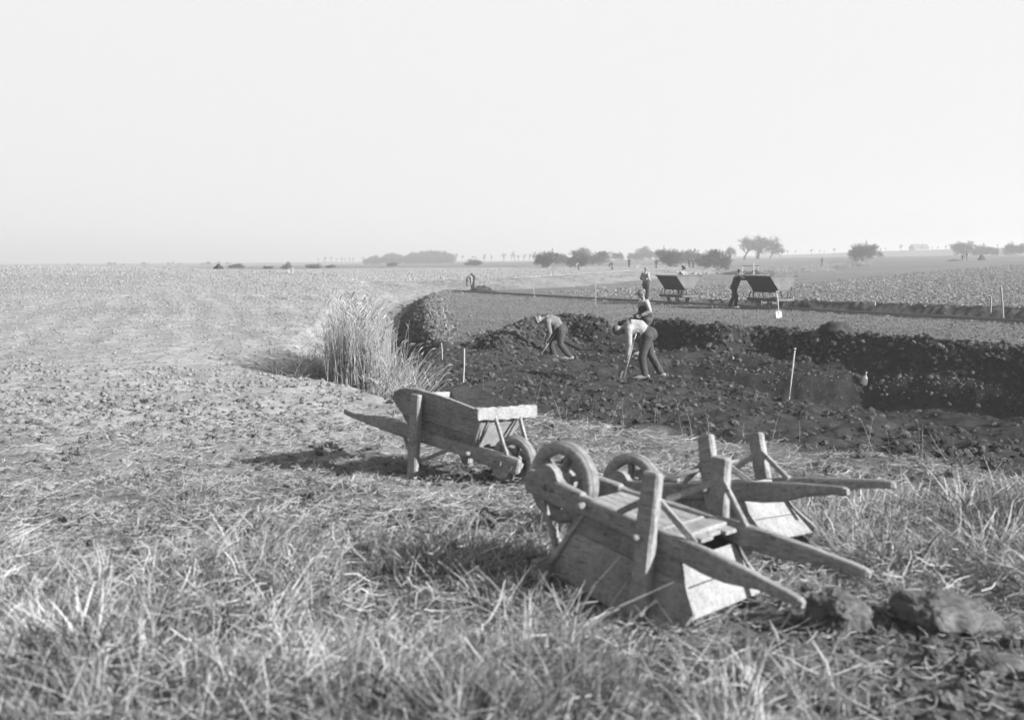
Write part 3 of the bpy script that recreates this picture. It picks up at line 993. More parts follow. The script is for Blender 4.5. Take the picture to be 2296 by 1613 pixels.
# coarse growth in the far ditch across the meadow
P = []
for i in range(1500):
    t = random.random()
    p = np.array([29.5, 141.0]) * (1 - t) + np.array([61, 212.0]) * t
    P.append(p + np.array([random.gauss(0, 1.0), random.gauss(0, 1.4)]))
lay('ditch_growth', 'dark coarse growth along the far ditch in the meadow', 'weeds', np.array(P), 2.0, 4.2, C_TUFT, 8, -.05, .3, 0, realize=True)
P = np.column_stack([RNG.uniform(22.5, 30, 60), RNG.uniform(170, 176, 60)])
clods('pale_sods', 'row of pale sods lying beyond the first wagon', P, .25, .7, C_FIELD)


# ------------------------------------------------------------------ wheelbarrows
def shaft_z(x): return .235 + (.16 - x) * .127
def shaft_y(x): return .125 + (.16 - x) * .1333


def make_barrow(label, group=None, wood='wood', pale='wood_pale'):
    t = empty('wheelbarrow')
    tag(t, label, 'wheelbarrow', group)
    Wd, Wp = M[wood], M[pale]
    # wheel
    wh = MB()
    r0 = .235
    wh.lathe([(-.036, r0 - .072), (.036, r0 - .072), (.043, r0 - .035), (.034, r0 - .004), (-.034, r0 - .004), (-.043, r0 - .035)], (0, 0, r0), (0, 1, 0), 36, True)
    wo_ = wh.build('wheel', M['wood_pale'], t, True)
    ty = MB()
    ty.lathe([(-.026, r0 - .006), (.026, r0 - .006), (.026, r0), (-.026, r0)], (0, 0, r0), (0, 1, 0), 36, True)
    ty.build('tyre', M['iron'], wo_)
    hb = MB()
    hb.lathe([(-.085, 0), (-.085, .036), (-.06, .052), (-.045, .068), (.045, .068), (.06, .052), (.085, .036), (.085, 0)], (0, 0, r0), (0, 1, 0), 14)
    hb.build('hub', M['wood_pale'], wo_, True)
    for k in range(6):
        an = k * math.pi / 3 + .35
        d = Vector((math.cos(an), 0, math.sin(an)))
        sp = MB()
        sp.beam(Vector((0, 0, r0)) + d * .045, Vector((0, 0, r0)) + d * (r0 - .05), .034, .048, (0, 1, 0), 2)
        sp.build('spoke', M['wood_muddy'], wo_)
    ax = MB()
    ax.sweep([(0, -.20, r0), (0, .20, r0)], [.011, .011], 8)
    ax.build('axle', M['iron'], t)
    for s in (-1, 1):
        # shaft: squared timber, narrowing into a rounded handle
        xs = [.165, .15, .05, -.12, -.27, -.285, -.5, -.8, -1.0, -1.15, -1.28, -1.4, -1.5, -1.62, -1.70, -1.723]
        hw = [.022, .032, .033, .033, .033, .028, .028, .028, .028, .028, .028, .026, .025, .025, .026, .017]
        hh = [.048, .066, .070, .070, .066, .054, .054, .055, .060, .066, .060, .046, .032, .027, .027, .017]
        sag = [0, 0, 0, 0, 0, 0, 0, 0, 0, .004, .004, -.006, -.012, -.01, .0, .002]
        m = MB()
        m.sweep([(x, s * shaft_y(x), shaft_z(x) + g) for x, g in zip(xs, sag)], list(zip(hw, hh)), 12, pw=4.5)
        sh = m.build('shaft', Wd, t, False)
        bo = MB()
        bo.sweep([(0, s * (shaft_y(0) + .028), r0 + .012), (0, s * (shaft_y(0) + .046), r0 + .012)], [.017, .014], 8)
        bo.build('bolt', M['iron'], sh)
        # half-round bearing block under the shaft end
        bb = MB()
        yo = s * (shaft_y(0) + .0)
        pr_ = [(.085 * math.cos(a), -.035 - .085 * math.sin(a)) for a in np.linspace(.15, math.pi - .15, 9)]
        pr_ = [(.12, .0), (.10, -.035)] + pr_ + [(-.10, -.035), (-.14, .0)]
        va = [(x, yo - .03, r0 + z) for x, z in pr_]; vb = [(x, yo + .03, r0 + z) for x, z in pr_]
        nn = len(pr_)
        bb.add(va + vb, [tuple(range(nn)), tuple(range(nn, 2 * nn))[::-1]] + [(i, nn + i, nn + (i + 1) % nn, (i + 1) % nn) for i in range(nn)])
        bb.build('bearing_block', Wd, t)
        # leg, running up the outside of the tray
        m = MB()
        m.beam((-.838, s * .345, 0), (-.818, s * .398, .735), .064, .104, (1, 0, 0), 8, .0022)
        lg = m.build('leg', Wd, t)
        m = MB()
        m.beam((-.86, s * .335, .13), (-1.06, s * .262, shaft_z(-1.06) - .05), .022, .034, (0, 0, 1), 3)
        m.build('brace', Wd, t)
        m = MB()
        m.beam((-.82, s * .335, .14), (-.56, s * .235, shaft_z(-.56) - .05), .022, .034, (0, 0, 1), 3)
        m.build('brace', Wd, t)
        # side of the tray: two boards, the upper one with a rounded rear corner
        def yb(x): return shaft_y(x) + .012
        def yt(x): return yb(x) + .115
        def side(x, z):
            f = (z - (shaft_z(x) + .045)) / .40
            return (x, s * (yb(x) + .125 * f), z)
        xs1 = [-.245, -.4, -.6, -.8, -.985]
        xs2 = [-.222, -.4, -.6, -.8, -1.043]
        m = MB()
        m.slab([side(x, shaft_z(x) + .047) for x in xs1], [side(x2, shaft_z(x2) + .148) for x2 in xs2], .022 * -s)
        m.build('side_board', M['wood_muddy'], t)
        lo_ = [(x_, 0.0) for x_ in (-.220, -.35, -.5, -.65, -.8, -.9, -.97, -1.02, -1.046)]
        top = [(-.128, .655), (-.3, .692), (-.48, .73), (-.65, .755), (-.82, .773), (-.95, .772), (-1.04, .755), (-1.10, .72), (-1.135, .66)]
        m = MB()
        m.slab([side(x, shaft_z(x) + .151 + dz_) for x, dz_ in lo_], [side(x, z) for x, z in top], .022 * -s)
        m.build('side_board', Wd, t)
        # struts from the front beam down to the shaft
        for (xa, za, ya, xb, zb, yb_) in ((-.30, shaft_z(-.3) + .05, .19, -.15, .63, .30), (-.27, shaft_z(-.27) + .05, .165, -.135, .63, .205), (.04, shaft_z(.04) + .055, .145, -.115, .625, .165)):
            m = MB()
            m.beam((xa, s * ya, za), (xb, s * yb_, zb), .028, .032, (1, 0, 0), 3)
            m.build('strut', Wp, t)
    # front beam
    m = MB()
    m.beam((-.128, -.40, .648), (-.128, .40, .648), .055, .105, (0, 0, 1), 12, .005)
    m.build('front_beam', Wp, t)
    # front boards
    for k in range(3):
        f0, f1 = k / 3 + .008, (k + 1) / 3 - .008
        def fp(f, s): return (-.30 + .155 * f, s * (.175 + .135 * f), .345 + .30 * f)
        m = MB()
        m.slab([fp(f0, -1), fp(f0, 1)], [fp(f1, -1), fp(f1, 1)], .02)
        m.build('front_board', Wp, t)
    # floor boards
    for k in range(4):
        y0, y1 = -1 + k * .5 + .015, -1 + (k + 1) * .5 - .015
        def fl(x, u): return (x, u * (shaft_y(x) - .028), shaft_z(x) - .012)
        m = MB()
        m.slab([fl(-.30, y0), fl(-.98 - .03 * (k % 2), y0)], [fl(-.30, y1), fl(-.98 - .03 * (k % 2), y1)], .02)
        m.build('floor_board', Wp, t)
    # tail board and battens underneath, rod between the legs
    m = MB()
    m.slab([(-.985, -.262, .44), (-.985, .262, .44)], [(-1.047, -.305, .562), (-1.047, .305, .562)], .02)
    m.build('tail_board', Wp, t)
    m = MB()
    m.slab([(-1.049, -.308, .568), (-1.049, .308, .568)], [(-1.115, -.352, .70), (-1.115, .352, .70)], .02)
    m.build('tail_board', Wp, t)
    for x in (-.90,):
        m = MB()
        yy = shaft_y(x) - .03
        m.beam((x, -yy, shaft_z(x) - .03), (x, yy, shaft_z(x) - .03), .11, .03, (0, 0, 1), 4)
        m.build('cross_batten', Wp, t)
    m = MB()
    m.sweep([(-.80, -.44, .335), (-.80, 0, .338), (-.80, .44, .335)], [.018, .02, .018], 8)
    m.build('cross_rod', Wp, t, True)
    m = MB()
    m.sweep([(-.315, -.27, shaft_z(-.315) - .01), (-.315, 0, shaft_z(-.315) - .008), (-.315, .27, shaft_z(-.315) - .01)], [.02, .021, .02], 8)
    m.build('cross_rod', Wp, t, True)
    return t


def pose(o, rot, loc):
    m = Matrix.Identity(4)
    for i in range(3):
        for j in range(3): m[i][j] = rot[i][j]
        m[i][3] = loc[i]
    o.matrix_world = m


GB = 'wooden wheelbarrows left on the bank'
bA = make_barrow('upright wooden wheelbarrow standing on its legs before the pit', GB)
pose(bA, [[0.7718, 0.6313, 0.0755], [-0.6342, 0.7728, 0.0214], [-0.0448, -0.0644, 0.9969]], (0.0, 10.191, 0.357))
bB = copy_tree(bA); bB['label'] = 'nearest overturned wheelbarrow, wheel in the air and both handles towards the camera'
pose(bB, [[-0.763, 0.6447, -0.0461], [0.6447, 0.7643, 0.0175], [0.0465, -0.0164, -0.9988]], (0.312, 6.995, 1.271))
bC = copy_tree(bA); bC['label'] = 'farther overturned wheelbarrow lying behind the nearest one, handles to the right'
pose(bC, [[-0.7746, 0.6176, 0.1362], [0.5821, 0.7804, -0.2283], [-0.2473, -0.0976, -0.964]], (0.803, 8.437, 0.966))
# thin pole lying across the overturned barrows
m = MB()
m.sweep([(.86, 7.55, .92), (1.15, 7.62, .985), (1.45, 7.68, 1.045)], [.012, .013, .011], 7)
tag(m.build('wooden_pole', M['wood_muddy'], None, True), 'thin dark pole lying across the two overturned wheelbarrows', 'pole')


# ------------------------------------------------------------------ tip wagons and the light railway
def make_wagon(label):
    t = empty('tip_wagon')
    tag(t, label, 'tip wagon', 'tip wagons on the light railway')
    L = 1.56; hl = L / 2
    # tub, V section (x along track, y across)
    prof = [(-.75, 1.28), (-.62, 1.10), (-.27, .68), (-.16, .60), (0, .575), (.16, .60), (.27, .68), (.62, 1.10), (.75, 1.28)]
    m = MB()
    n = len(prof)
    for s0, s1, th in ((-hl, hl, .012),):
        out = [(s0, y, z) for y, z in prof] + [(s1, y, z) for y, z in prof]
        inn = [(s0 + th, y * .975, z + .014) for y, z in prof] + [(s1 - th, y * .975, z + .014) for y, z in prof]
        f = []
        for i in range(n - 1):
            f.append((i, i + 1, n + i + 1, n + i)); f.append((2 * n + i, 3 * n + i, 3 * n + i + 1, 2 * n + i + 1))
        m.add(out + inn, f)
    tub = m.build('tub', M['steel_dark'], t)
    for s in (-1, 1):
        m = MB()
        m.add([(s * (hl + .004), y, z) for y, z in prof] + [(s * (hl - .014), y * .975, z + .014) for y, z in prof],
              [tuple(range(n)), tuple(range(n, 2 * n))[::-1]] + [(i, i + 1, n + i + 1, n + i) for i in range(n - 1)])
        m.build('end_plate', M['steel_tub'], t)
        # rolled rim on the long side and angle on the end
        m = MB()
        m.sweep([(-hl - .03, s * .765, 1.27), (hl + .03, s * .765, 1.27)], [.032, .032], 8)
        m.build('rim', M['steel_tub'], tub, True)
        m = MB()
        m.beam((s * (hl + .022), -.70, 1.295), (s * (hl + .022), .70, 1.295), .04, .05, (0, 0, 1), 2, 0)
        m.build('rim', M['steel_tub'], tub)
        m = MB()
        m.beam((s * (hl + .02), -.27, .665), (s * (hl + .02), .27, .665), .03, .06, (0, 0, 1), 2, 0)
        m.build('trunnion_bar', M['steel_dark'], t)
        # rocker: curved iron the tub rolls over on
        m = MB()
        pts = [(s * (hl + .05), .20 * math.cos(a), .42 + .20 * math.sin(a)) for a in np.linspace(0, math.pi, 9)]
        m.sweep(pts, [(.03, .012)] * 9, 6, up=(1, 0, 0))
        m.build('rocker', M['steel_tub'], t)
        for y0, y1 in ((-.30, -.44), (-.19, -.15), (.19, .15), (.30, .44)):
            m = MB()
            m.beam((s * (hl + .05), y0, .63), (s * (hl + .09), y1, .35), .03, .045, (1, 0, 0), 2, 0)
            m.build('stand_leg', M['steel_dark'], t)
        # end of the underframe with its buffer plate
        m = MB()
        pts = [(s * .80, y_ * .50, .30) for y_ in (-1, 1)]
        arc = [(s * (.86 + .10 * math.cos(a)), .50 * math.sin(a), .30) for a in np.linspace(-math.pi / 2, math.pi / 2, 9)]
        m.sweep(arc, [(.02, .055)] * 9, 6, pw=5)
        m.build('buffer', M['steel_tub'], t)
        m = MB()
        m.beam((-.90, s * .43, .30), (.90, s * .43, .30), .06, .12, (0, 0, 1), 2, 0, .08)
        m.build('side_frame', M['steel_dark'], t)
        m = MB()
        m.beam((s * .45, -.36, .31), (s * .45, .36, .31), .08, .09, (0, 0, 1), 2, 0)
        m.build('cross_frame', M['steel_dark'], t)
        ax = MB()
        ax.sweep([(s * .33, -.38, .15), (s * .33, .38, .15)], [.024, .024], 8)
        ax.build('axle', M['iron'], t)
        for y in (-1, 1):
            w = MB()
            w.lathe([(-.035, 0), (-.035, .05), (-.02, .06), (-.02, .115), (-.03, .12), (-.03, .15), (.018, .145), (.022, .17), (.034, .17), (.034, .12), (.02, .115), (.02, .06), (.04, .05), (.04, 0)], (s * .33, y * .30, .15), (0, -y, 0), 18)
            w.build('wheel', M['iron'], t)
            w = MB()
            w.beam((s * .33 - .07, y * .40, .20), (s * .33 + .07, y * .40, .20), .06, .10, (0, 0, 1), 2, 0)
            w.build('axle_box', M['steel_dark'], t)
    return t


trk_yaw = math.atan2(TRKD[1], TRKD[0])
GAUGE = .60
tr_ = empty('railway_track', trk(0) + (0,))
tag(tr_, 'narrow light railway track crossing the terrace to the right', 'railway track')
rz = lambda t_: float(gz(*trk(t_))) 
for s in (-1, 1):
    m = MB()
    pts = []
    for t_ in np.arange(-15.5, 46, 1.5):
        x, y = trk(t_, s * GAUGE / 2)
        zz = np.mean([gz(*trk(t_ + k)) for k in (-2, -1, 0, 1, 2)])
        pts.append((x - trk(0)[0], y - trk(0)[1], float(zz) + .105))
    for (hw_, hh_, dz_) in ((.020, .014, 0), (.007, .028, -.036), (.030, .006, -.068)):
        m.sweep([(x, y, z + dz_) for x, y, z in pts], [(hw_, hh_)] * len(pts), 6, pw=6)
    m.build('rail', M['rail'], tr_)
slm = MB(); slm.beam((0, -.5, 0), (0, .5, 0), .14, .05, (0, 0, 1), 3, .004)
sl_me = slm.mesh('sleeper'); sl_me.materials.append(M['wood_muddy'])
for t_ in np.arange(-15, 46, 1.0):
    zz = np.mean([gz(*trk(t_ + k)) for k in (-2, -1, 0, 1, 2)])
    o = mesh_obj('sleeper', sl_me, None, tr_)
    x, y = trk(t_)
    o.location = (x - trk(0)[0], y - trk(0)[1], float(zz) + .008)
    o.rotation_euler = (0, 0, trk_yaw + random.uniform(-.04, .04))


def on_track(t_):
    zz = np.mean([gz(*trk(t_ + k)) for k in (-2, -1, 0, 1, 2)])
    return trk(t_) + (float(zz) + .119,)


w1 = make_wagon('empty steel tip wagon beside the standing man, farther of the two')
w1.location = on_track(7.0); w1.rotation_euler = (0, 0, trk_yaw)
w2 = copy_tree(w1); w2['label'] = 'steel tip wagon being pushed along by a capped man, nearer of the two'
w2.location = on_track(13.4); w2.rotation_euler = (0, 0, trk_yaw)
w2.scale = (1.06, 1.06, 1.06)


# ------------------------------------------------------------------ stakes, spades, bottle, coat
def stake(label, base, top, r, mat='stake', group='wooden survey stakes', name='stake', cat='stake'):
    b, t = Vector(base), Vector(top)
    m = MB()
    d = (t - b)
    m.sweep([b - d.normalized() * .12, b - d.normalized() * .02, b + d * .5 + Vector((.008, 0, 0)), t - d.normalized() * r, t], [r * .3, r, r * 1.04, r, r * .75], 7)
    return tag(m.build(name, M[mat], None), label, cat, group)


def stake_px(label, bx, by, z, tx, ty, r, **k):
    """stake whose foot stands at height z"""
    x, y, _ = W(bx, by, z)
    g = float(gz(x, y))
    b = (x, y, g)
    t = ((tx - CX) / FPX * y, y, EYE - (ty - HY) / FPX * y)
    return stake(label, b, t, r, **k)


stake_px('pale stake standing in the dark soil just beyond the upright wheelbarrow', 1038, 858, -.25, 1040, 781, .022)
stake_px('short pale stake at the left end of the pit, before the cut face', 991, 806, -.2, 989, 768, .018)
stake_px('thin tall stake leaning left on the terrace, left of the bare pole', 1198, 668, .0, 1192, 624, .018)
stake_px('tall thin stake on the near side of the track, left of the standing man', 1335, 684, .0, 1334, 627, .022)
stake_px('short thick peg on the berm between the walking man and the upright spade', 1642, 822, -.65, 1643, 799, .03)
stake_px('long leaning stake at the far right edge behind the track', 2249, 701, .3, 2243, 640, .035)
stake_px('upright stake left of the leaning one at the far right', 2220, 706, .15, 2221, 664, .032)
stake_px('short tilted stake at the edge of the stubble field, right of the wagons', 1962, 682, .25, 1968, 661, .025)
for i, (x, y0, y1) in enumerate(((978, 661, 643), (981, 662, 646))):
    stake_px(['thin peg at the far corner of the terrace, left of a pair', 'thin peg at the far corner of the terrace, right of a pair'][i], x, y0, .0, x, y1, .02)
for i, (x, y) in enumerate(((983, 675), (985, 702), (987, 718), (988, 738))):
    p = W(x, y, .05)
    g = G(p[0] + .15, p[1])
    stake('%s white peg in the line along the left edge of the terrace' % ('farthest', 'third nearest', 'second nearest', 'nearest')[i], g, (g[0] + .01, g[1], g[2] + .16 - .012 * i), .016, 'white', 'white edge pegs', 'peg', 'peg')
for x, y, wh_ in ((1778, 689, 'just right of the nearer wagon'), (1961, 700, 'midway to the right edge'), (2245, 715, 'below the leaning stake')):
    p = W(x, y, .02)
    g = G(*p[:2])
    stake('tiny white level peg beside the rails, ' + wh_, g, (g[0], g[1], g[2] + .14), .028, 'white', 'white level pegs', 'peg', 'peg')
for x, d, h, dx in ((649, 74, .30, -.1), (656, 74, .36, 0)):
    g = at(x, d)
    stake('small white post on the skyline of the ploughed field, ' + ('bent one on the left' if dx else 'straight one on the right'), g, (g[0] + dx, g[1], g[2] + h), .025, 'white', 'white posts on the skyline', 'post', 'post')
g = at(1689, 104)
stake('tall white sighting post rising behind the nearer wagon', g, (g[0], g[1], EYE - (589 - HY) / FPX * 104), .05, 'white', None, 'sighting_post', 'post')
# profile frame
pf = empty('profile_frame', at(1682, 150))
tag(pf, 'profile frame of two white posts with a dark bar beyond the wagons', 'frame')
for dx in (-.98, .95):
    m = MB(); m.beam((dx, 0, -.2), (dx, 0, 1.0), .09, .09, (1, 0, 0), 2, 0); m.build('post', M['white'], pf)
m = MB(); m.beam((-1.1, -.07, 1.02), (1.05, -.07, 1.02), .03, .11, (0, 0, 1), 2, 0); m.build('bar', M['trousers'], pf)


def make_spade(label, base, top, mat_h='stake', mat_b='iron', kind='D', face=0.0, bw_=.17, bl=.27, name='spade', group=None):
    """blade tip at base, grip at top"""
    b, t_ = Vector(base), Vector(top)
    d = (t_ - b); L = d.length; d.normalize()
    e = empty(name, b)
    tag(e, label, name, group)
    side = d.cross(Vector((math.sin(face), -math.cos(face), .05))).normalized()
    nrm = side.cross(d).normalized()
    m = MB()
    ra = bl * 1.0
    m.sweep([d * (ra * .85), d * (L * .55), d * (L - (.13 if kind == 'D' else .03))], [.017, .018, .016], 8)
    m.build('handle', M[mat_h], e, True)
    m = MB()
    pts_a = []; pts_b = []
    for k in range(6):
        u = k / 5 * 2 - 1
        w_ = bw_ / 2
        pts_a.append(side * (u * w_ * .92) + d * (.02 * u * u) + nrm * (.012 * u * u))
        pts_b.append(side * (u * w_) + d * (bl - .02 * u * u) + nrm * (.022 * u * u))
    m.slab(pts_a, pts_b, .005)
    m.sweep([d * (bl * .55) + nrm * .012, d * (bl + .12)], [(.016, .01), (.021, .021)], 8)
    m.build('blade', M[mat_b], e)
    m = MB()
    g0 = d * (L - .14)
    if kind == 'D':
        m.sweep([g0, g0 + d * .04 + side * .035, g0 + d * .12 + side * .058], [.013, .012, .012], 6)
        m.sweep([g0, g0 + d * .04 - side * .035, g0 + d * .12 - side * .058], [.013, .012, .012], 6)
        m.sweep([d * (L - .02) - side * .068, d * (L - .02) + side * .068], [.015, .015], 8)
    else:
        m.sweep([d * L - side * .06, d * L, d * L + side * .06], [.017, .02, .017], 8)
    m.build('grip', M[mat_h], e, True)
    return e


p = W(1763, 889, -.4); g = G(p[0], p[1], -.16)
make_spade('spade standing upright in the pit floor right of the digging men', g, ((1783 - CX) / FPX * p[1], p[1] + .05, EYE - (782 - HY) / FPX * p[1]), 'stake', 'stake', 'T', 1.15, .16, .30)
p = W(1746, 712, .03); g = G(p[0], p[1], -.04)
make_spade('white shovel with ring grip standing on the terrace before the nearer wagon', g, ((1742 - CX) / FPX * p[1], p[1], EYE - (652 - HY) / FPX * p[1]), 'white', 'white', 'D', .3, .26, .30, 'shovel')

# bottle on the berm
bp_ = W(1933, 836, -.62)
bt = empty('bottle', G(bp_[0], bp_[1], -.01))
tag(bt, 'large pale flat-sided bottle leaning on the slope of the pit', 'bottle')
m = MB()
rings = [(0, .098, .055), (.02, .105, .06), (.17, .09, .052), (.205, .078, .046), (.26, .028, .024), (.30, .02, .02), (.325, .02, .02)]
tl = Vector((.32, .05, 1)).normalized()
m.sweep([tl * z for z, a, b in rings], [(a, b) for z, a, b in rings], 14, up=(0, 1, 0), pw=3.2)
m.build('glass_body', M['glass'], bt, True)
m = MB(); m.sweep([tl * .318, tl * .35], [.024, .022], 10); m.build('stopper', M['white'], bt, True)

# coat thrown over the edge of the pit
def crumple(name, label, cat, loc, size, mat, seed, parent=None):
    bm = bmesh.new()
    bmesh.ops.create_icosphere(bm, subdivisions=4, radius=1.0)
    off = Vector((seed * 3.3, seed, 0))
    for v in bm.verts:
        d = v.co.normalized()
        f = 1 + .30 * mnoise.noise(d * 1.7 + off) + .20 * (abs(mnoise.noise(d * 3.4 + off)) - .2) + .07 * mnoise.noise(d * 9 + off)
        c = d * f
        if c.z < -.25: c.z = -.25 + (c.z + .25) * .15
        v.co = Vector((c.x * size[0], c.y * size[1], c.z * size[2]))
    me = bpy.data.meshes.new(name); bm.to_mesh(me); bm.free()
    me.polygons.foreach_set('use_smooth', [True] * len(me.polygons))
    o = mesh_obj(name, me, M[mat], parent)
    o.location = loc
    if label: tag(o, label, cat)
    return o


p = W(1872, 756, .26)
crumple('coat', 'dark coat thrown down in a heap on the edge of the pit', 'coat', G(8.75, 32.5, .05), (.42, .32, .22), 'coat', 4)

# ------------------------------------------------------------------ big clods of turf in the right foreground
def big_clod(label, loc, size, rz_, seed, mat='clod'):
    bm = bmesh.new()
    bmesh.ops.create_icosphere(bm, subdivisions=5, radius=1.0)
    off = Vector((seed * 5.1, seed * 2.3, seed))
    for v in bm.verts:
        d = v.co.normalized()
        c = Vector([math.copysign(abs(x) ** .55, x) for x in d])
        f = 1 + .20 * mnoise.noise(c * 1.3 + off) + .13 * mnoise.noise(c * 2.9 + off) + .06 * mnoise.noise(c * 7 + off) + .025 * mnoise.noise(c * 15 + off)
        v.co = Vector((c.x * f * size[0], c.y * f * size[1], c.z * f * size[2]))
    me = bpy.data.meshes.new('turf_clod'); bm.to_mesh(me); bm.free()
    o = mesh_obj('turf_clod', me, M[mat])
    o.location = loc; o.rotation_euler = (.12, .1, rz_)
    return tag(o, label, 'clod', 'big clods of turned turf')


M['clod'] = mat_plain('turf_clod_earth', .085, .5, 9, .95, 1.0, .02, .05)
p = W(1890, 1400, .5)
big_clod('smaller rough clod of turf lying under the wheelbarrow handles', G(p[0] - .02, p[1] + .02, .06), (.13, .14, .105), .5, 2)
p = W(2100, 1395, .5)
big_clod('largest rough clod of turf in the right foreground', G(p[0] + .06, p[1] + .04, .04), (.24, .19, .12), .35, 5)
p = W(2250, 1490, .5)
big_clod('low clod half buried at the bottom right', G(p[0], p[1], .0), (.14, .11, .06), .2, 8)


# ------------------------------------------------------------------ people
def remeshed(mb, voxel, name, smooth_it=3):
    """fuse overlapping closed shapes into one continuous surface"""
    me = mb.mesh(name)
    o = bpy.data.objects.new('tmp', me)
    COL.objects.link(o)
    rm = o.modifiers.new('r', 'REMESH'); rm.mode = 'VOXEL'; rm.voxel_size = voxel; rm.use_smooth_shade = True
    sm = o.modifiers.new('s', 'SMOOTH'); sm.iterations = smooth_it; sm.factor = .5
    dg = bpy.context.evaluated_depsgraph_get()
    res = bpy.data.meshes.new_from_object(o.evaluated_get(dg))
    bpy.data.objects.remove(o); bpy.data.meshes.remove(me)
    res.name = name
    res.polygons.foreach_set('use_smooth', [True] * len(res.polygons))
    return res


def limb(mb, pts, rad, n=10, up=(0, 1, 0)):
    mb.sweep(pts, rad, n, up=up, round_ends=True)


def make_person(label, loc, yaw, J, top='shirt', legs='trousers', vest=None, cap=None, hair='hair', fine=True, hgt=1.0, sleeves=True, foot='shoe', group='labourers at work on the dig'):
    """J: joints in metres, x forward, y left, z up"""
    V = {k: Vector(v) for k, v in J.items()}
    e = empty('person', loc, yaw)
    e.scale = (hgt,) * 3
    tag(e, label, 'person', group)
    vox = .016 if fine else .032
    pel, chest, neck, head = V['pelvis'], V['chest'], V['neck'], V['head']
    face = V['look'].normalized()
    mid = (pel + chest) / 2 + V.get('belly', Vector((0, 0, 0)))
    hl, hr = V['hip_l'], V['hip_r']
    sl, sr = V['sho_l'], V['sho_r']
    # --- body
    b = MB()
    limb(b, [pel, mid, chest], [(.15, .10), (.135, .10), (.165, .115)])
    limb(b, [chest, neck, head - (head - neck) * .25], [.07, .055, .05])
    for s, sh, hp in (('l', sl, hl), ('r', sr, hr)):
        limb(b, [chest.lerp(sh, .4), sh, V['elb_' + s], V['wri_' + s]], [.07, .055, .042, .028])
        limb(b, [pel.lerp(hp, .5), hp, V['kne_' + s], V['ank_' + s]], [.10, .085, .058, .042])
        limb(b, [V['ank_' + s], V['toe_' + s]], [.045, .035])
    # head: skull, jaw, nose, ears, brow
    upv = (head - neck).normalized()
    side = upv.cross(face).normalized()
    fr = side.cross(upv).normalized()
    limb(b, [head - fr * .02 + upv * .02, head + fr * .015 + upv * .02], [(.073, .095), (.072, .092)], 12, up=tuple(upv))
    limb(b, [head + fr * .03 - upv * .03, head + fr * .045 - upv * .085], [(.055, .05), (.035, .03)], 10)
    limb(b, [head + fr * .088 + upv * .01, head + fr * .108 - upv * .03], [.010, .016], 8)
    for s in (-1, 1):
        limb(b, [head + side * s * .074 - upv * .02, head + side * s * .08 + upv * .02], [.012, .016], 6)
    limb(b, [head + fr * .084 + upv * .035 - side * .04, head + fr * .084 + upv * .035 + side * .04], [.012, .012], 6)
    # palms
    fing = MB()
    for s in ('l', 'r'):
        w_, h_ = V['wri_' + s], V['han_' + s]
        d = (h_ - w_).normalized()
        sd = d.cross(Vector((.3, 1, .2))).normalized()
        nr = sd.cross(d).normalized()
        limb(b, [w_, h_], [(.03, .022), (.042, .02)], 10, up=tuple(nr))
        if fine:
            for k, (o_, L) in enumerate(((-.03, .062), (-.01, .074), (.011, .07), (.031, .055))):
                p0 = h_ + sd * o_; p1 = p0 + d * L * .5 + nr * .012; p2 = p1 + d * L * .22 + nr * L * .45
                limb(fing, [p0, p1, p2], [.010, .009, .008], 6)
            p0 = w_.lerp(h_, .45) - sd * .035
            limb(fing, [p0, p0 + d * .03 - sd * .022 + nr * .01, p0 + d * .055 - sd * .018 + nr * .03], [.012, .010, .009], 6)
    me = remeshed(b, vox, 'body')
    if fine:
        bm = bmesh.new(); bm.from_mesh(me)
        fm = fing.mesh('fingers'); bm.from_mesh(fm); bm.to_mesh(me); bm.free(); bpy.data.meshes.remove(fm)
        me.polygons.foreach_set('use_smooth', [True] * len(me.polygons))
    mesh_obj('body', me, M['skin'], e)
    # --- trousers
    b = MB()
    ax_ = (chest - pel).normalized()
    limb(b, [pel - ax_ * .03, pel + ax_ * .09], [(.175, .135), (.165, .125)])
    for s, hp in (('l', hl), ('r', hr)):
        k_, a_2 = V['kne_' + s], V['ank_' + s]
        limb(b, [pel.lerp(hp, .6), hp, hp.lerp(k_, .5), k_, k_.lerp(a_2, .5), k_.lerp(a_2, .93)], [.125, .118, .10, .086, .080, .078])
    mesh_obj('trousers', remeshed(b, vox, 'trousers', 2), M[legs], e)
    # --- shirt or jacket
    b = MB()
    limb(b, [pel + ax_ * .10, mid, chest, chest.lerp(neck, .45)], [(.165, .125), (.160, .128), (.185, .135), (.10, .085)])
    for s, sh in (('l', sl), ('r', sr)):
        el, wr = V['elb_' + s], V['wri_' + s]
        ends = [chest.lerp(sh, .45), sh, sh.lerp(el, .5), el]
        rr = [.10, .080, .070, .062]
        if sleeves: ends += [el.lerp(wr, .5), el.lerp(wr, .9)]; rr += [.055, .046]
        else: ends[-1] = sh.lerp(el, .9)
        limb(b, ends, rr)
    mesh_obj('shirt', remeshed(b, vox, 'shirt', 2), M[top], e)
    if vest:
        b = MB()
        limb(b, [pel + ax_ * .06, mid, chest, chest.lerp(neck, .25)], [(.178, .138), (.172, .14), (.178, .146), (.13, .10)])
        mesh_obj('waistcoat', remeshed(b, vox, 'waistcoat', 2), M[vest], e)
    # --- hair or cap
    b = MB()
    if cap:
        limb(b, [head - fr * .03 + upv * .065, head + fr * .03 + upv * .058], [(.098, .05), (.098, .042)], 12, up=tuple(upv))
        limb(b, [head + fr * .07 + upv * .05, head + fr * .135 + upv * .038], [(.07, .010), (.05, .008)], 10, up=tuple(upv))
        mesh_obj('cap', remeshed(b, min(vox, .014), 'cap', 1), M[cap], e)
    b = MB()
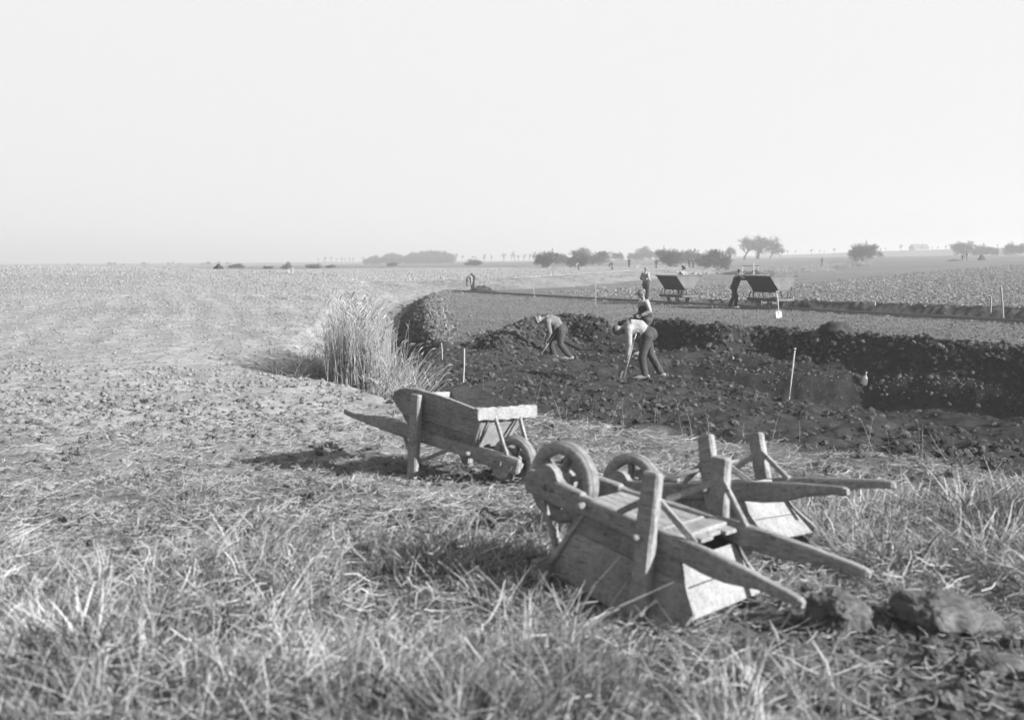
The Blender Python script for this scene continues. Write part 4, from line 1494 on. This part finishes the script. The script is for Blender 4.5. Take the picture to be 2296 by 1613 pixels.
    limb(b, [head - fr * .045 + upv * .03, head - fr * .0 + upv * .06], [(.078, .08), (.078, .058)], 12, up=tuple(upv))
    mesh_obj('hair', remeshed(b, min(vox, .014), 'hair', 1), M[hair], e)
    for s in ('l', 'r'):
        b = MB()
        a_2, t_ = V['ank_' + s], V['toe_' + s]
        d = (t_ - a_2); d.z = 0
        if d.length < .01: d = Vector((.1, 0, 0))
        d.normalize()
        g = Vector((0, 0, -.035))
        limb(b, [a_2 - d * .06 + g, a_2 + d * .06 + g * .9, t_ + g * .4, t_ + d * .05 + g * .2], [(.05, .045), (.052, .05), (.05, .036), (.03, .02)])
        mesh_obj('shoe', remeshed(b, vox, 'shoe', 1), M[foot], e)
    return e


def stand(arms='down', lean=0.0, stride=.0):
    J = dict(pelvis=(0, 0, .95), chest=(.02 + lean * .4, 0, 1.32), neck=(.02 + lean * .52, 0, 1.49), head=(.05 + lean * .64, 0, 1.63), look=(1, 0, -.1),
             hip_l=(0, .10, .90), hip_r=(0, -.10, .90), kne_l=(.04 + stride * .4, .11, .50), kne_r=(.04 - stride * .25, -.11, .50),
             ank_l=(stride * .5, .11, .09), ank_r=(-stride * .55, -.11, .09), toe_l=(.16 + stride * .5, .13, .04), toe_r=(.16 - stride * .55, -.13, .04),
             sho_l=(.0 + lean * .48, .19, 1.43), sho_r=(.0 + lean * .48, -.19, 1.43))
    ex = lean * .4
    if arms == 'down':
        J.update(elb_l=(-.02 + ex, .26, 1.15), wri_l=(.06 + ex, .27, .92), han_l=(.09 + ex, .26, .84), elb_r=(-.02 + ex, -.26, 1.15), wri_r=(.06 + ex, -.27, .92), han_r=(.09 + ex, -.26, .84))
    elif arms == 'hips':
        J.update(elb_l=(-.12, .38, 1.17), wri_l=(.06, .22, 1.02), han_l=(.10, .16, .99), elb_r=(-.12, -.38, 1.17), wri_r=(.06, -.22, 1.02), han_r=(.10, -.16, .99))
    elif arms == 'forward':
        J.update(elb_l=(.22 + ex, .24, 1.22), wri_l=(.43 + ex, .2, 1.26), han_l=(.50 + ex, .19, 1.27), elb_r=(.22 + ex, -.24, 1.22), wri_r=(.43 + ex, -.2, 1.26), han_r=(.5 + ex, -.19, 1.27))
    elif arms == 'bent':
        J.update(elb_l=(-.06 + ex, .27, 1.17), wri_l=(.16 + ex, .2, 1.06), han_l=(.23 + ex, .17, 1.04), elb_r=(-.06 + ex, -.27, 1.17), wri_r=(.16 + ex, -.2, 1.06), han_r=(.23 + ex, -.17, 1.04))
    return J


PI = math.pi
# digger on the right: bent double, straight arms down to the spade
DIG_R = dict(pelvis=(0, 0, .93), chest=(.36, .0, 1.06), neck=(.50, 0, 1.07), head=(.62, 0, 1.01), look=(.45, 0, -.9), belly=(-.02, 0, .07),
             hip_l=(.02, .11, .88), hip_r=(.0, -.11, .88), kne_l=(.14, .12, .46), kne_r=(-.08, -.14, .50), ank_l=(.08, .13, .09), ank_r=(-.30, -.16, .10), toe_l=(.25, .15, .04), toe_r=(-.13, -.2, .04),
             sho_l=(.43, .19, 1.04), sho_r=(.43, -.18, 1.0), elb_l=(.42, .22, .74), wri_l=(.45, .16, .50), han_l=(.47, .13, .42), elb_r=(.30, -.22, .78), wri_r=(.30, -.02, .80), han_r=(.33, .05, .80))
# digger on the left: knees bent, spade held low
DIG_L = dict(pelvis=(0, 0, .78), chest=(.30, 0, 1.00), neck=(.43, 0, 1.06), head=(.56, 0, 1.03), look=(.6, 0, -.75), belly=(-.03, 0, .07),
             hip_l=(.0, .12, .74), hip_r=(.02, -.12, .74), kne_l=(.02, .15, .38), kne_r=(.26, -.16, .46), ank_l=(-.22, .18, .09), ank_r=(.13, -.18, .09), toe_l=(-.04, .2, .04), toe_r=(.31, -.2, .04),
             sho_l=(.36, .19, .98), sho_r=(.38, -.18, .98), elb_l=(.30, .24, .70), wri_l=(.40, .14, .48), han_l=(.43, .10, .41), elb_r=(.16, -.26, .76), wri_r=(.12, -.06, .70), han_r=(.10, .0, .70))
BEND = dict(pelvis=(0, 0, .90), chest=(.30, 0, .92), neck=(.44, 0, .84), head=(.52, 0, .74), look=(.3, 0, -1), belly=(-.02, 0, .09),
            hip_l=(0, .11, .86), hip_r=(0, -.11, .86), kne_l=(.10, .13, .47), kne_r=(.04, -.13, .47), ank_l=(.06, .15, .09), ank_r=(-.12, -.15, .09), toe_l=(.22, .17, .04), toe_r=(.05, -.17, .04),
            sho_l=(.37, .18, .86), sho_r=(.37, -.18, .86), elb_l=(.40, .22, .58), wri_l=(.44, .14, .36), han_l=(.46, .11, .29), elb_r=(.40, -.22, .58), wri_r=(.46, -.14, .38), han_r=(.48, -.11, .31))
PUSH = dict(pelvis=(0, 0, .93), chest=(.14, 0, 1.29), neck=(.20, 0, 1.45), head=(.25, 0, 1.58), look=(1, 0, -.15),
            hip_l=(0, .10, .86), hip_r=(0, -.10, .86), kne_l=(.14, .11, .49), kne_r=(-.08, -.11, .49), ank_l=(.10, .12, .09), ank_r=(-.26, -.12, .10), toe_l=(.26, .13, .04), toe_r=(-.11, -.13, .04),
            sho_l=(.16, .19, 1.40), sho_r=(.16, -.19, 1.40), elb_l=(.36, .22, 1.25), wri_l=(.56, .16, 1.27), han_l=(.63, .15, 1.28), elb_r=(.36, -.22, 1.25), wri_r=(.56, -.16, 1.27), han_r=(.63, -.15, 1.28))

LBR = 'labourers at work on the dig'
# near men
pr = W(1452, 858, -.38); gr = G(pr[0], pr[1])
make_person('man in pale shirt bent double over a spade, nearest worker in the pit', gr, PI + .05, DIG_R, 'shirt', 'trousers', None, None, 'hair', True, 1.04)
def tow(e_loc, yaw, p, k=1.0):
    c, s = math.cos(yaw), math.sin(yaw)
    return (e_loc[0] + k * (p[0] * c - p[1] * s), e_loc[1] + k * (p[0] * s + p[1] * c), e_loc[2] + k * p[2])
make_spade('spade held low by the nearest bent worker', tow(gr, PI + .05, (.56, .10, -.10), 1.04), tow(gr, PI + .05, (.24, .06, .98), 1.04), 'stake', 'steel_tub', 'T', 0, .16, .28, group='spades in use')
pl_ = W(1256, 796, -.33); gl = G(pl_[0], pl_[1])
make_person('man in grey shirt digging at the foot of the spoil heap, left of the others', gl, PI + .1, DIG_L, 'shirt_grey', 'trousers', None, 'cap', 'hair', True, 1.05)
make_spade('spade in the hands of the left digging man', tow(gl, PI + .1, (.68, .20, -.06), 1.05), tow(gl, PI + .1, (.02, -.06, .80), 1.05), 'wood_pale', 'steel_tub', 'T', 0, .16, .28, group='spades in use')
pw_ = (3.72, 33.3); gw = G(*pw_)
make_person('man in black waistcoat over pale sleeves walking behind the bent worker', gw, PI + .25, stand('bent', .12, .35), 'shirt', 'trousers', 'vest', 'cap', 'hair', True, 1.03)
# men at the wagons
gs = G(6.85, 61.5)
make_person('man in white shirt and black trousers standing with bent arms left of the farther wagon', gs, .7, stand('bent', -.03, .1), 'shirt', 'trousers_black', None, None, 'cap', True, 1.02)
gm = G(8.55, 61.2)
make_person('man in white shirt leaning over the tub of the farther wagon', gm, -.5, stand('forward', .25, .1), 'shirt', 'trousers', None, 'cap', 'hair', True, 1.04)
gp = G(10.0, 54.0)
make_person('dark clad man in light cap pushing the nearer wagon', (gp[0], gp[1], gp[2]), .15, PUSH, 'jacket', 'trousers_black', None, 'cap', 'hair', True, 1.04)
gf = at(1060, 82)
make_person('stooping man in dark waistcoat shovelling at the far left end of the track', gf, PI + .9, BEND, 'shirt', 'trousers', 'vest', None, 'hair', True, 1.0)
# distant figures
for lab, px_, d, yaw, J, top, legs, cap in (
        ('tiny figure in white shirt bent over at the left end of the path', 1297, 190, PI, BEND, 'shirt', 'trousers', None),
        ('tiny dark figure stooping beside the plank path', 1372, 195, PI, BEND, 'jacket', 'trousers', None),
        ('tiny dark figure standing next to the pale upturned barrow', 1410, 222, 1.0, stand(), 'jacket', 'trousers_black', 'vest'),
        ('tiny dark figure striding on the path above the standing man', 1471, 205, -2.4, stand('down', 0, .5), 'jacket', 'trousers_black', 'vest'),
        ('tiny figure standing before the bushes, left of a pair', 1545, 215, 1.2, stand('bent'), 'jacket', 'trousers', 'vest'),
        ('tiny figure standing before the bushes, right of a pair', 1554, 210, -1.9, stand('hips'), 'jacket', 'trousers', 'cap'),
        ('tiny figure in pale shirt leaning on a spade in the meadow', 1842, 224, 0.0, stand('forward', .1, .1), 'shirt_grey', 'trousers', None),
        ('tiny figure crouching towards a companion on the far right rise', 2157, 226, .6, BEND, 'shirt_grey', 'trousers', None),
        ('tiny figure standing upright on the far right rise', 2167, 228, 2.6, stand('hips'), 'jacket', 'trousers', 'cap')):
    make_person(lab, at(px_, d), yaw, J, top, legs, None, cap, 'hair', False, 1.02, group='distant figures')
g = at(1850, 224)
make_spade('tiny pale spade planted before the leaning figure in the meadow', (g[0] - .05, g[1], g[2] - .05), (g[0] - .1, g[1], g[2] + 1.1), 'white', 'white', 'T', 0, .2, .3)

# heap of dark soil by the far digger, other dark heaps
def heap(name, label, cat, loc, size, mat, seed):
    bm = bmesh.new()
    bmesh.ops.create_icosphere(bm, subdivisions=5, radius=1.0)
    off = Vector((seed * 3.7, seed * 1.9, 0))
    for v in bm.verts:
        d = v.co.normalized()
        k = max(0, 1 - math.hypot(d.x, d.y) ** 1.3)
        z = k * (1 if d.z > 0 else -.25)
        f = 1 + .18 * mnoise.noise(d * 2 + off) + .14 * mnoise.noise(d * 5 + off) + .08 * mnoise.noise(d * 12 + off)
        v.co = Vector((d.x * size[0] * f, d.y * size[1] * f, z * size[2] * f))
    me = bpy.data.meshes.new(name); bm.to_mesh(me); bm.free()
    o = mesh_obj(name, me, M[mat]); o.location = loc
    return tag(o, label, cat, 'heaps of dark soil')


M['heap'] = mat_plain('dark_heap_soil', .05, .4, 6, .95, 1, .05, .05)
heap('soil_heap', 'dark heap of soil right of the stooping man at the far left', 'heap', at(1080, 80), (1.0, .8, .42), 'heap', 1)
heap('soil_heap', 'dark mound of soil behind the nearer wagon', 'heap', at(1693, 118), (1.9, 1.4, .75), 'heap', 2)
heap('soil_heap', 'low dark mound left of the profile frame', 'heap', at(1660, 152), (2.6, 1.0, .5), 'heap', 3)
heap('soil_heap', 'small dark mound on the skyline of the ploughed field', 'heap', at(490, 78, .02), (.38, .3, .42), 'heap', 4)
heap('soil_heap', 'low dark sods on the far right rise, left of the figures', 'heap', at(2140, 225), (1.6, .8, .35), 'heap', 5)
heap('soil_heap', 'dark stump shaped pile right of the two figures on the rise', 'heap', at(2200, 226), (.8, .6, 1.1), 'heap', 6)
# far barrows
for lab, px_, d, yw in (('pale upturned wheelbarrow far off beside a standing figure', 1434, 222, .3), ('pale wheelbarrow far off in the meadow right of the leaning figure', 1880, 215, 1.2)):
    b = make_barrow(lab, 'far off wheelbarrows', 'wood_pale', 'wood_pale')
    g = at(px_, d)
    c, s = math.cos(yw), math.sin(yw)
    pose(b, [[c, s, 0], [s, -c, 0], [0, 0, -1]], (g[0], g[1], g[2] + .77))
    b.scale = (1.2, 1.2, 1.2)

# plank walkway on the low bank
pk = empty('plank_walkway', G(*PATH[1][:2]))
tag(pk, 'pale plank walkway running along the low bank into the distance', 'walkway')
o0 = Vector(pk.location)
pm = MB(); pm.beam((-2, 0, 0), (2, 0, 0), .26, .045, (0, 0, 1), 2, .002)
pk_me = pm.mesh('plank'); pk_me.materials.append(M['stake'])
for a, b in zip(PATH[1:-2], PATH[2:-1]):
    L = math.hypot(b[0] - a[0], b[1] - a[1]); n = int(L / 4.05)
    for k in range(n):
        f = (k + .5) / n
        x, y = a[0] + (b[0] - a[0]) * f, a[1] + (b[1] - a[1]) * f
        o = mesh_obj('plank', pk_me, None, pk)
        zc = max(float(gz(x, y)), float(gz(x + .3, y + 1)), float(gz(x - .3, y - 1)))
        o.location = Vector((x, y, zc + .06)) - o0
        o.rotation_euler = (0, random.uniform(-.01, .01), math.atan2(b[1] - a[1], b[0] - a[0]) + random.uniform(-.015, .015))


# ------------------------------------------------------------------ trees and bushes (bare in early spring)
def branchy(seed, h, spread, levels, n0, trunk_r, twig_r, kind):
    r = random.Random(seed)
    trunk, crown = MB(), MB()

    def seg(mb, a, b, ra, rb, n=3):
        mb.sweep([a, b], [ra, rb], n, cap=False)

    def rec(p, d, L, rad, lev):
        q = p
        n = 3 if lev < 2 else 2
        vase = kind == 'tree'
        for k in range(n):
            d = (d + Vector((r.gauss(0, .16), r.gauss(0, .16), r.gauss(.02, .10)))).normalized()
            q2 = q + d * (L / n)
            ra = max(twig_r, rad * (1 - .3 * k / n)); rb = max(twig_r * .8, rad * (1 - .3 * (k + 1) / n))
            seg(trunk if lev == 0 else crown, q, q2, ra, rb, 6 if lev == 0 else 3)
            q = q2
            if lev < levels:
                m_ = 2 if k < n - 1 else 3
                if vase: m_ = (1 if lev < 2 and k == 0 else 2) if lev else (0 if k < n - 1 else 5)
                if lev == 0 and kind != 'bush' and k == 0: m_ = 0
                for j in range(m_):
                    an = r.uniform(0, 6.28)
                    sp = r.uniform(.35, .95) * spread
                    o_ = d.orthogonal().normalized()
                    o_.rotate(Matrix.Rotation(an, 3, d))
                    nd = (d + o_ * sp + Vector((0, 0, .06))).normalized()
                    if kind == 'avenue': nd = (nd + Vector((0, 0, .35))).normalized()
                    rec(q, (nd + Vector((0, 0, .22))).normalized() if vase and lev < 2 else nd, L * (r.uniform(.62, .84) if vase and lev else r.uniform(1.0, 1.25) if vase else r.uniform(.52, .74)), rb * (.7 if vase else .62), lev + 1)
    if kind == 'bush':
        for i in range(n0):
            an = 6.28 * i / n0 + r.uniform(-.3, .3)
            d = Vector((math.cos(an) * .75, math.sin(an) * .75, r.uniform(.5, 1.2))).normalized()
            rec(Vector((r.gauss(0, .12), r.gauss(0, .12), -.05)), d, h * r.uniform(.34, .46), trunk_r * .6, 0)
    else:
        rec(Vector((0, 0, -.1)), Vector((r.gauss(0, .05), r.gauss(0, .05), 1)).normalized(), h * (.24 if kind == 'tree' else .42), trunk_r, 0)
    # bring to unit height and unit half width
    zmax = max(v[2] for v in crown.v); wmax = sorted(math.hypot(v[0], v[1]) for v in crown.v)[int(.96 * len(crown.v))]
    for mb in (trunk, crown):
        mb.v = [(x / wmax, y / wmax, z / zmax * (1 - (.34 * min(1.2, math.hypot(x, y) / wmax) ** 2 if kind == 'tree' else 0))) for x, y, z in mb.v]
    tm = trunk.mesh('trunk'); tm.materials.append(M['bark'])
    cm = crown.mesh('crown'); cm.materials.append(M['twig'])
    return tm, cm


BUSH = [branchy(i, 3.4, 1.0, 4, 7, .06, .014, 'bush') for i in range(4)]
TREE = [branchy(20 + i, 8, .85, 5, 0, .34, .026, 'tree') for i in range(3)]
AVEN = [branchy(40 + i, 8, .55, 3, 0, .3, .07, 'avenue') for i in range(3)]


def plant(name, label, cat, var, loc, wid, hgt, group):
    e = empty(name, loc, random.uniform(0, 6.28))
    tag(e, label, cat, group)
    e.scale = (wid / 2, wid / 2, hgt)
    mesh_obj('trunk', var[0], None, e); mesh_obj('crown', var[1], None, e)
    return e


GBU = 'leafless bushes of the meadow hedge'
for i, (px_, d, wp, hp, lab) in enumerate((
        (1225, 226, 52, 46, 'dense leafless bush at the left end of the meadow hedge'),
        (1262, 314, 42, 28, 'low leafless bush second from the left in the hedge'),
        (1298, 235, 54, 40, 'leafless bush just above the first stooping distant figure'),
        (1345, 314, 50, 32, 'leafless bush in the middle of the left hedge group'),
        (1384, 460, 28, 22, 'small leafless bush ending the left hedge group'),
        (1416, 500, 22, 18, 'small leafless bush starting the right hedge group'),
        (1444, 500, 44, 32, 'leafless bush above the pale upturned barrow'),
        (1479, 540, 28, 24, 'small leafless bush behind the striding figure'),
        (1502, 228, 60, 50, 'tall spreading leafless bush right of the striding figure'),
        (1545, 314, 48, 36, 'leafless bush behind the standing pair'),
        (1576, 240, 40, 34, 'loose leafless bush right of the standing pair'),
        (1607, 220, 58, 48, 'dense dark leafless bush at the right end of the hedge'),
        (1936, 275, 66, 48, 'lone spreading leafless bush in the open meadow'),
        (2163, 400, 56, 34, 'leafless bush behind the two figures on the rise'),
        (2197, 405, 44, 26, 'leafless bush right of the two figures on the rise'),
        (2223, 405, 28, 20, 'small leafless bush ending the row on the rise'),
        (2278, 400, 58, 32, 'leafless bush at the far right edge of the picture'),
        (640, 250, 26, 12, 'low dark bush beside the round tree on the left skyline'),
        (703, 265, 40, 12, 'flat low bush right of the round tree on the left skyline'),
        (742, 270, 26, 9, 'very low bush farther right on the left skyline'),
        (600, 270, 24, 9, 'very low bush left of the round tree on the skyline'),
        (530, 290, 34, 13, 'low bush on the skyline left of the round tree'),
        (1062, 330, 42, 16, 'small bush at the edge of the distant clay field'),
        (880, 330, 24, 10, 'tiny bush before the distant wood'))):
    plant('bush', lab, 'bush', BUSH[i % 4], at(px_, d, -.1), wp / FPX * d * 1.05, hp / FPX * d * 1.05, GBU)
for i, (px_, d, wp, hp, lab) in enumerate((
        (1668, 400, 66, 58, 'left of three tall bare trees rising above the horizon'),
        (1698, 402, 66, 62, 'middle one of three tall bare trees above the horizon'),
        (1726, 398, 68, 58, 'right of three tall bare trees rising above the horizon'),
        (1637, 400, 32, 34, 'small bare tree left of the three tall ones'),
        (1304, 430, 46, 38, 'bare tree showing above the left hedge group'),
        (650, 255, 26, 21, 'round headed tree on the skyline of the ploughed field'))):
    plant('bare_tree', lab, 'tree', TREE[i % 3], at(px_, d, -.1), wp / FPX * d * 1.05, hp / FPX * d, 'bare trees')
# trees in rows along the dike
def dike_at(px_):
    k = (px_ - CX) / FPX
    for (x0, y0, z0), (x1, y1, z1) in zip(DK[:-1], DK[1:]):
        a0, a1 = x0 / y0, x1 / y1
        if a0 <= k <= a1:
            # x0+(x1-x0)t = k (y0+(y1-y0)t)
            t = (k * y0 - x0) / ((x1 - x0) - k * (y1 - y0))
            return (x0 + (x1 - x0) * t + 2, y0 + (y1 - y0) * t + 4, z0 + (z1 - z0) * t)
rows = [(x, random.uniform(13, 20), 'in the row right of the distant wood') for x in range(1020, 1205, 9)] + [(x, random.uniform(9, 15), 'in the faint row left of the distant wood') for x in range(700, 816, 7)] + \
       [(x, random.uniform(8, 13), 'on the dike at the right horizon') for x in list(range(1745, 2290, 17))] + [(x, random.uniform(7, 12), 'far behind the meadow hedge') for x in range(1420, 1640, 14)]
for i, (px_, hp, where) in enumerate(rows):
    if random.random() < .18: continue
    px_ += random.uniform(-5, 5); hp *= random.uniform(.75, 1.2)
    g = dike_at(px_)
    if g is None: continue
    e = plant('roadside_tree', 'small bare roadside tree ' + where, 'tree', AVEN[i % 3], (g[0], g[1], g[2] - .1), hp * .62 / FPX * g[1], hp / FPX * g[1], 'roadside trees ' + where)
# distant wood as one mass
wood = []
for i in range(170):
    px_ = random.uniform(815, 1015); d = random.uniform(640, 700)
    hp = np.interp(px_, [815, 850, 880, 905, 940, 1000, 1015], [14, 24, 28, 22, 33, 30, 22]) * random.uniform(.75, 1.05)
    wood.append(((px_ - CX) / FPX * d, d, float(gz((px_ - CX) / FPX * d, d)) - .1, hp / FPX * d))
for i in range(60):
    px_ = random.choice((150, 250, 310, 395, 470, 505, 2100, 2050, 1850, 1800)) + random.gauss(0, 12); d = random.uniform(800, 900)
    wood.append(((px_ - CX) / FPX * d, d, float(gz((px_ - CX) / FPX * d, d)), random.uniform(5, 10) / FPX * d))
wd = np.array(wood); n = len(wd)
C_WOOD = source_collection('wood_src', [TREE[i][1] for i in range(3)] + [BUSH[i][1] for i in range(3)])
scatter('distant_wood', 'hazy distant wood on the horizon left of centre', 'wood', wd[:, :3], np.column_stack([np.zeros((n, 2)), RNG.uniform(0, 6, n)]),
        np.column_stack([wd[:, 3] * .42, wd[:, 3] * .42, wd[:, 3]]), RNG.integers(0, 6, n), C_WOOD)
# farmhouses on the dike
for px_, wid_, lab in ((1700 + 10, 9, 'low farmhouse roof on the dike right of the tall trees'), (2065, 10, 'pale farmhouse on the dike in the haze at the right')):
    g = dike_at(px_)
    h = empty('farmhouse', (g[0], g[1] + 6, g[2] - 1.2), .2)
    tag(h, lab, 'house', 'farmhouses on the dike')
    m = MB(); m.beam((-wid_ / 2, 0, 1.2), (wid_ / 2, 0, 1.2), 6, 2.4, (0, 0, 1), 1, 0, .01); m.build('wall', M['brickwall'], h)
    m = MB(); w2_ = wid_ / 2 + .3
    m.add([(-w2_, -3.4, 2.3), (w2_, -3.4, 2.3), (w2_, 3.4, 2.3), (-w2_, 3.4, 2.3), (-w2_, 0, 5.0), (w2_, 0, 5.0)], [(0, 1, 5, 4), (3, 4, 5, 2), (0, 4, 3), (1, 2, 5), (0, 3, 2, 1)])
    rf = m.build('roof', M['roof'], h)
    m = MB(); m.beam((wid_ / 4, 0, 4.4), (wid_ / 4, 0, 5.8), .6, .6, (1, 0, 0), 1, 0); m.build('chimney', M['brickwall'], rf)

# ------------------------------------------------------------------ hazy air over the flat land
hz = MB()
x0, x1, y0, y1, z0, z1 = -4700, 4700, -240, 8400, -62.0, 26.0
hz.add([(x0, y0, z0), (x1, y0, z0), (x1, y1, z0), (x0, y1, z0), (x0, y0, z1), (x1, y0, z1), (x1, y1, z1), (x0, y1, z1)],
       [(3, 2, 1, 0), (4, 5, 6, 7), (0, 1, 5, 4), (1, 2, 6, 5), (2, 3, 7, 6), (3, 0, 4, 7)])
hm = bpy.data.materials.new('haze_air'); hm.use_nodes = True
hm.node_tree.nodes.clear()
pv = hm.node_tree.nodes.new('ShaderNodeVolumePrincipled')
pv.inputs['Color'].default_value = (.8, .8, .8, 1)
pv.inputs['Density'].default_value = .0012
pv.inputs['Anisotropy'].default_value = 0.2
ho = hm.node_tree.nodes.new('ShaderNodeOutputMaterial')
hm.node_tree.links.new(pv.outputs[0], ho.inputs['Volume'])
hm.cycles.homogeneous_volume = True
tag(hz.build('haze', hm), 'thin haze over the land', 'haze', kind='stuff')
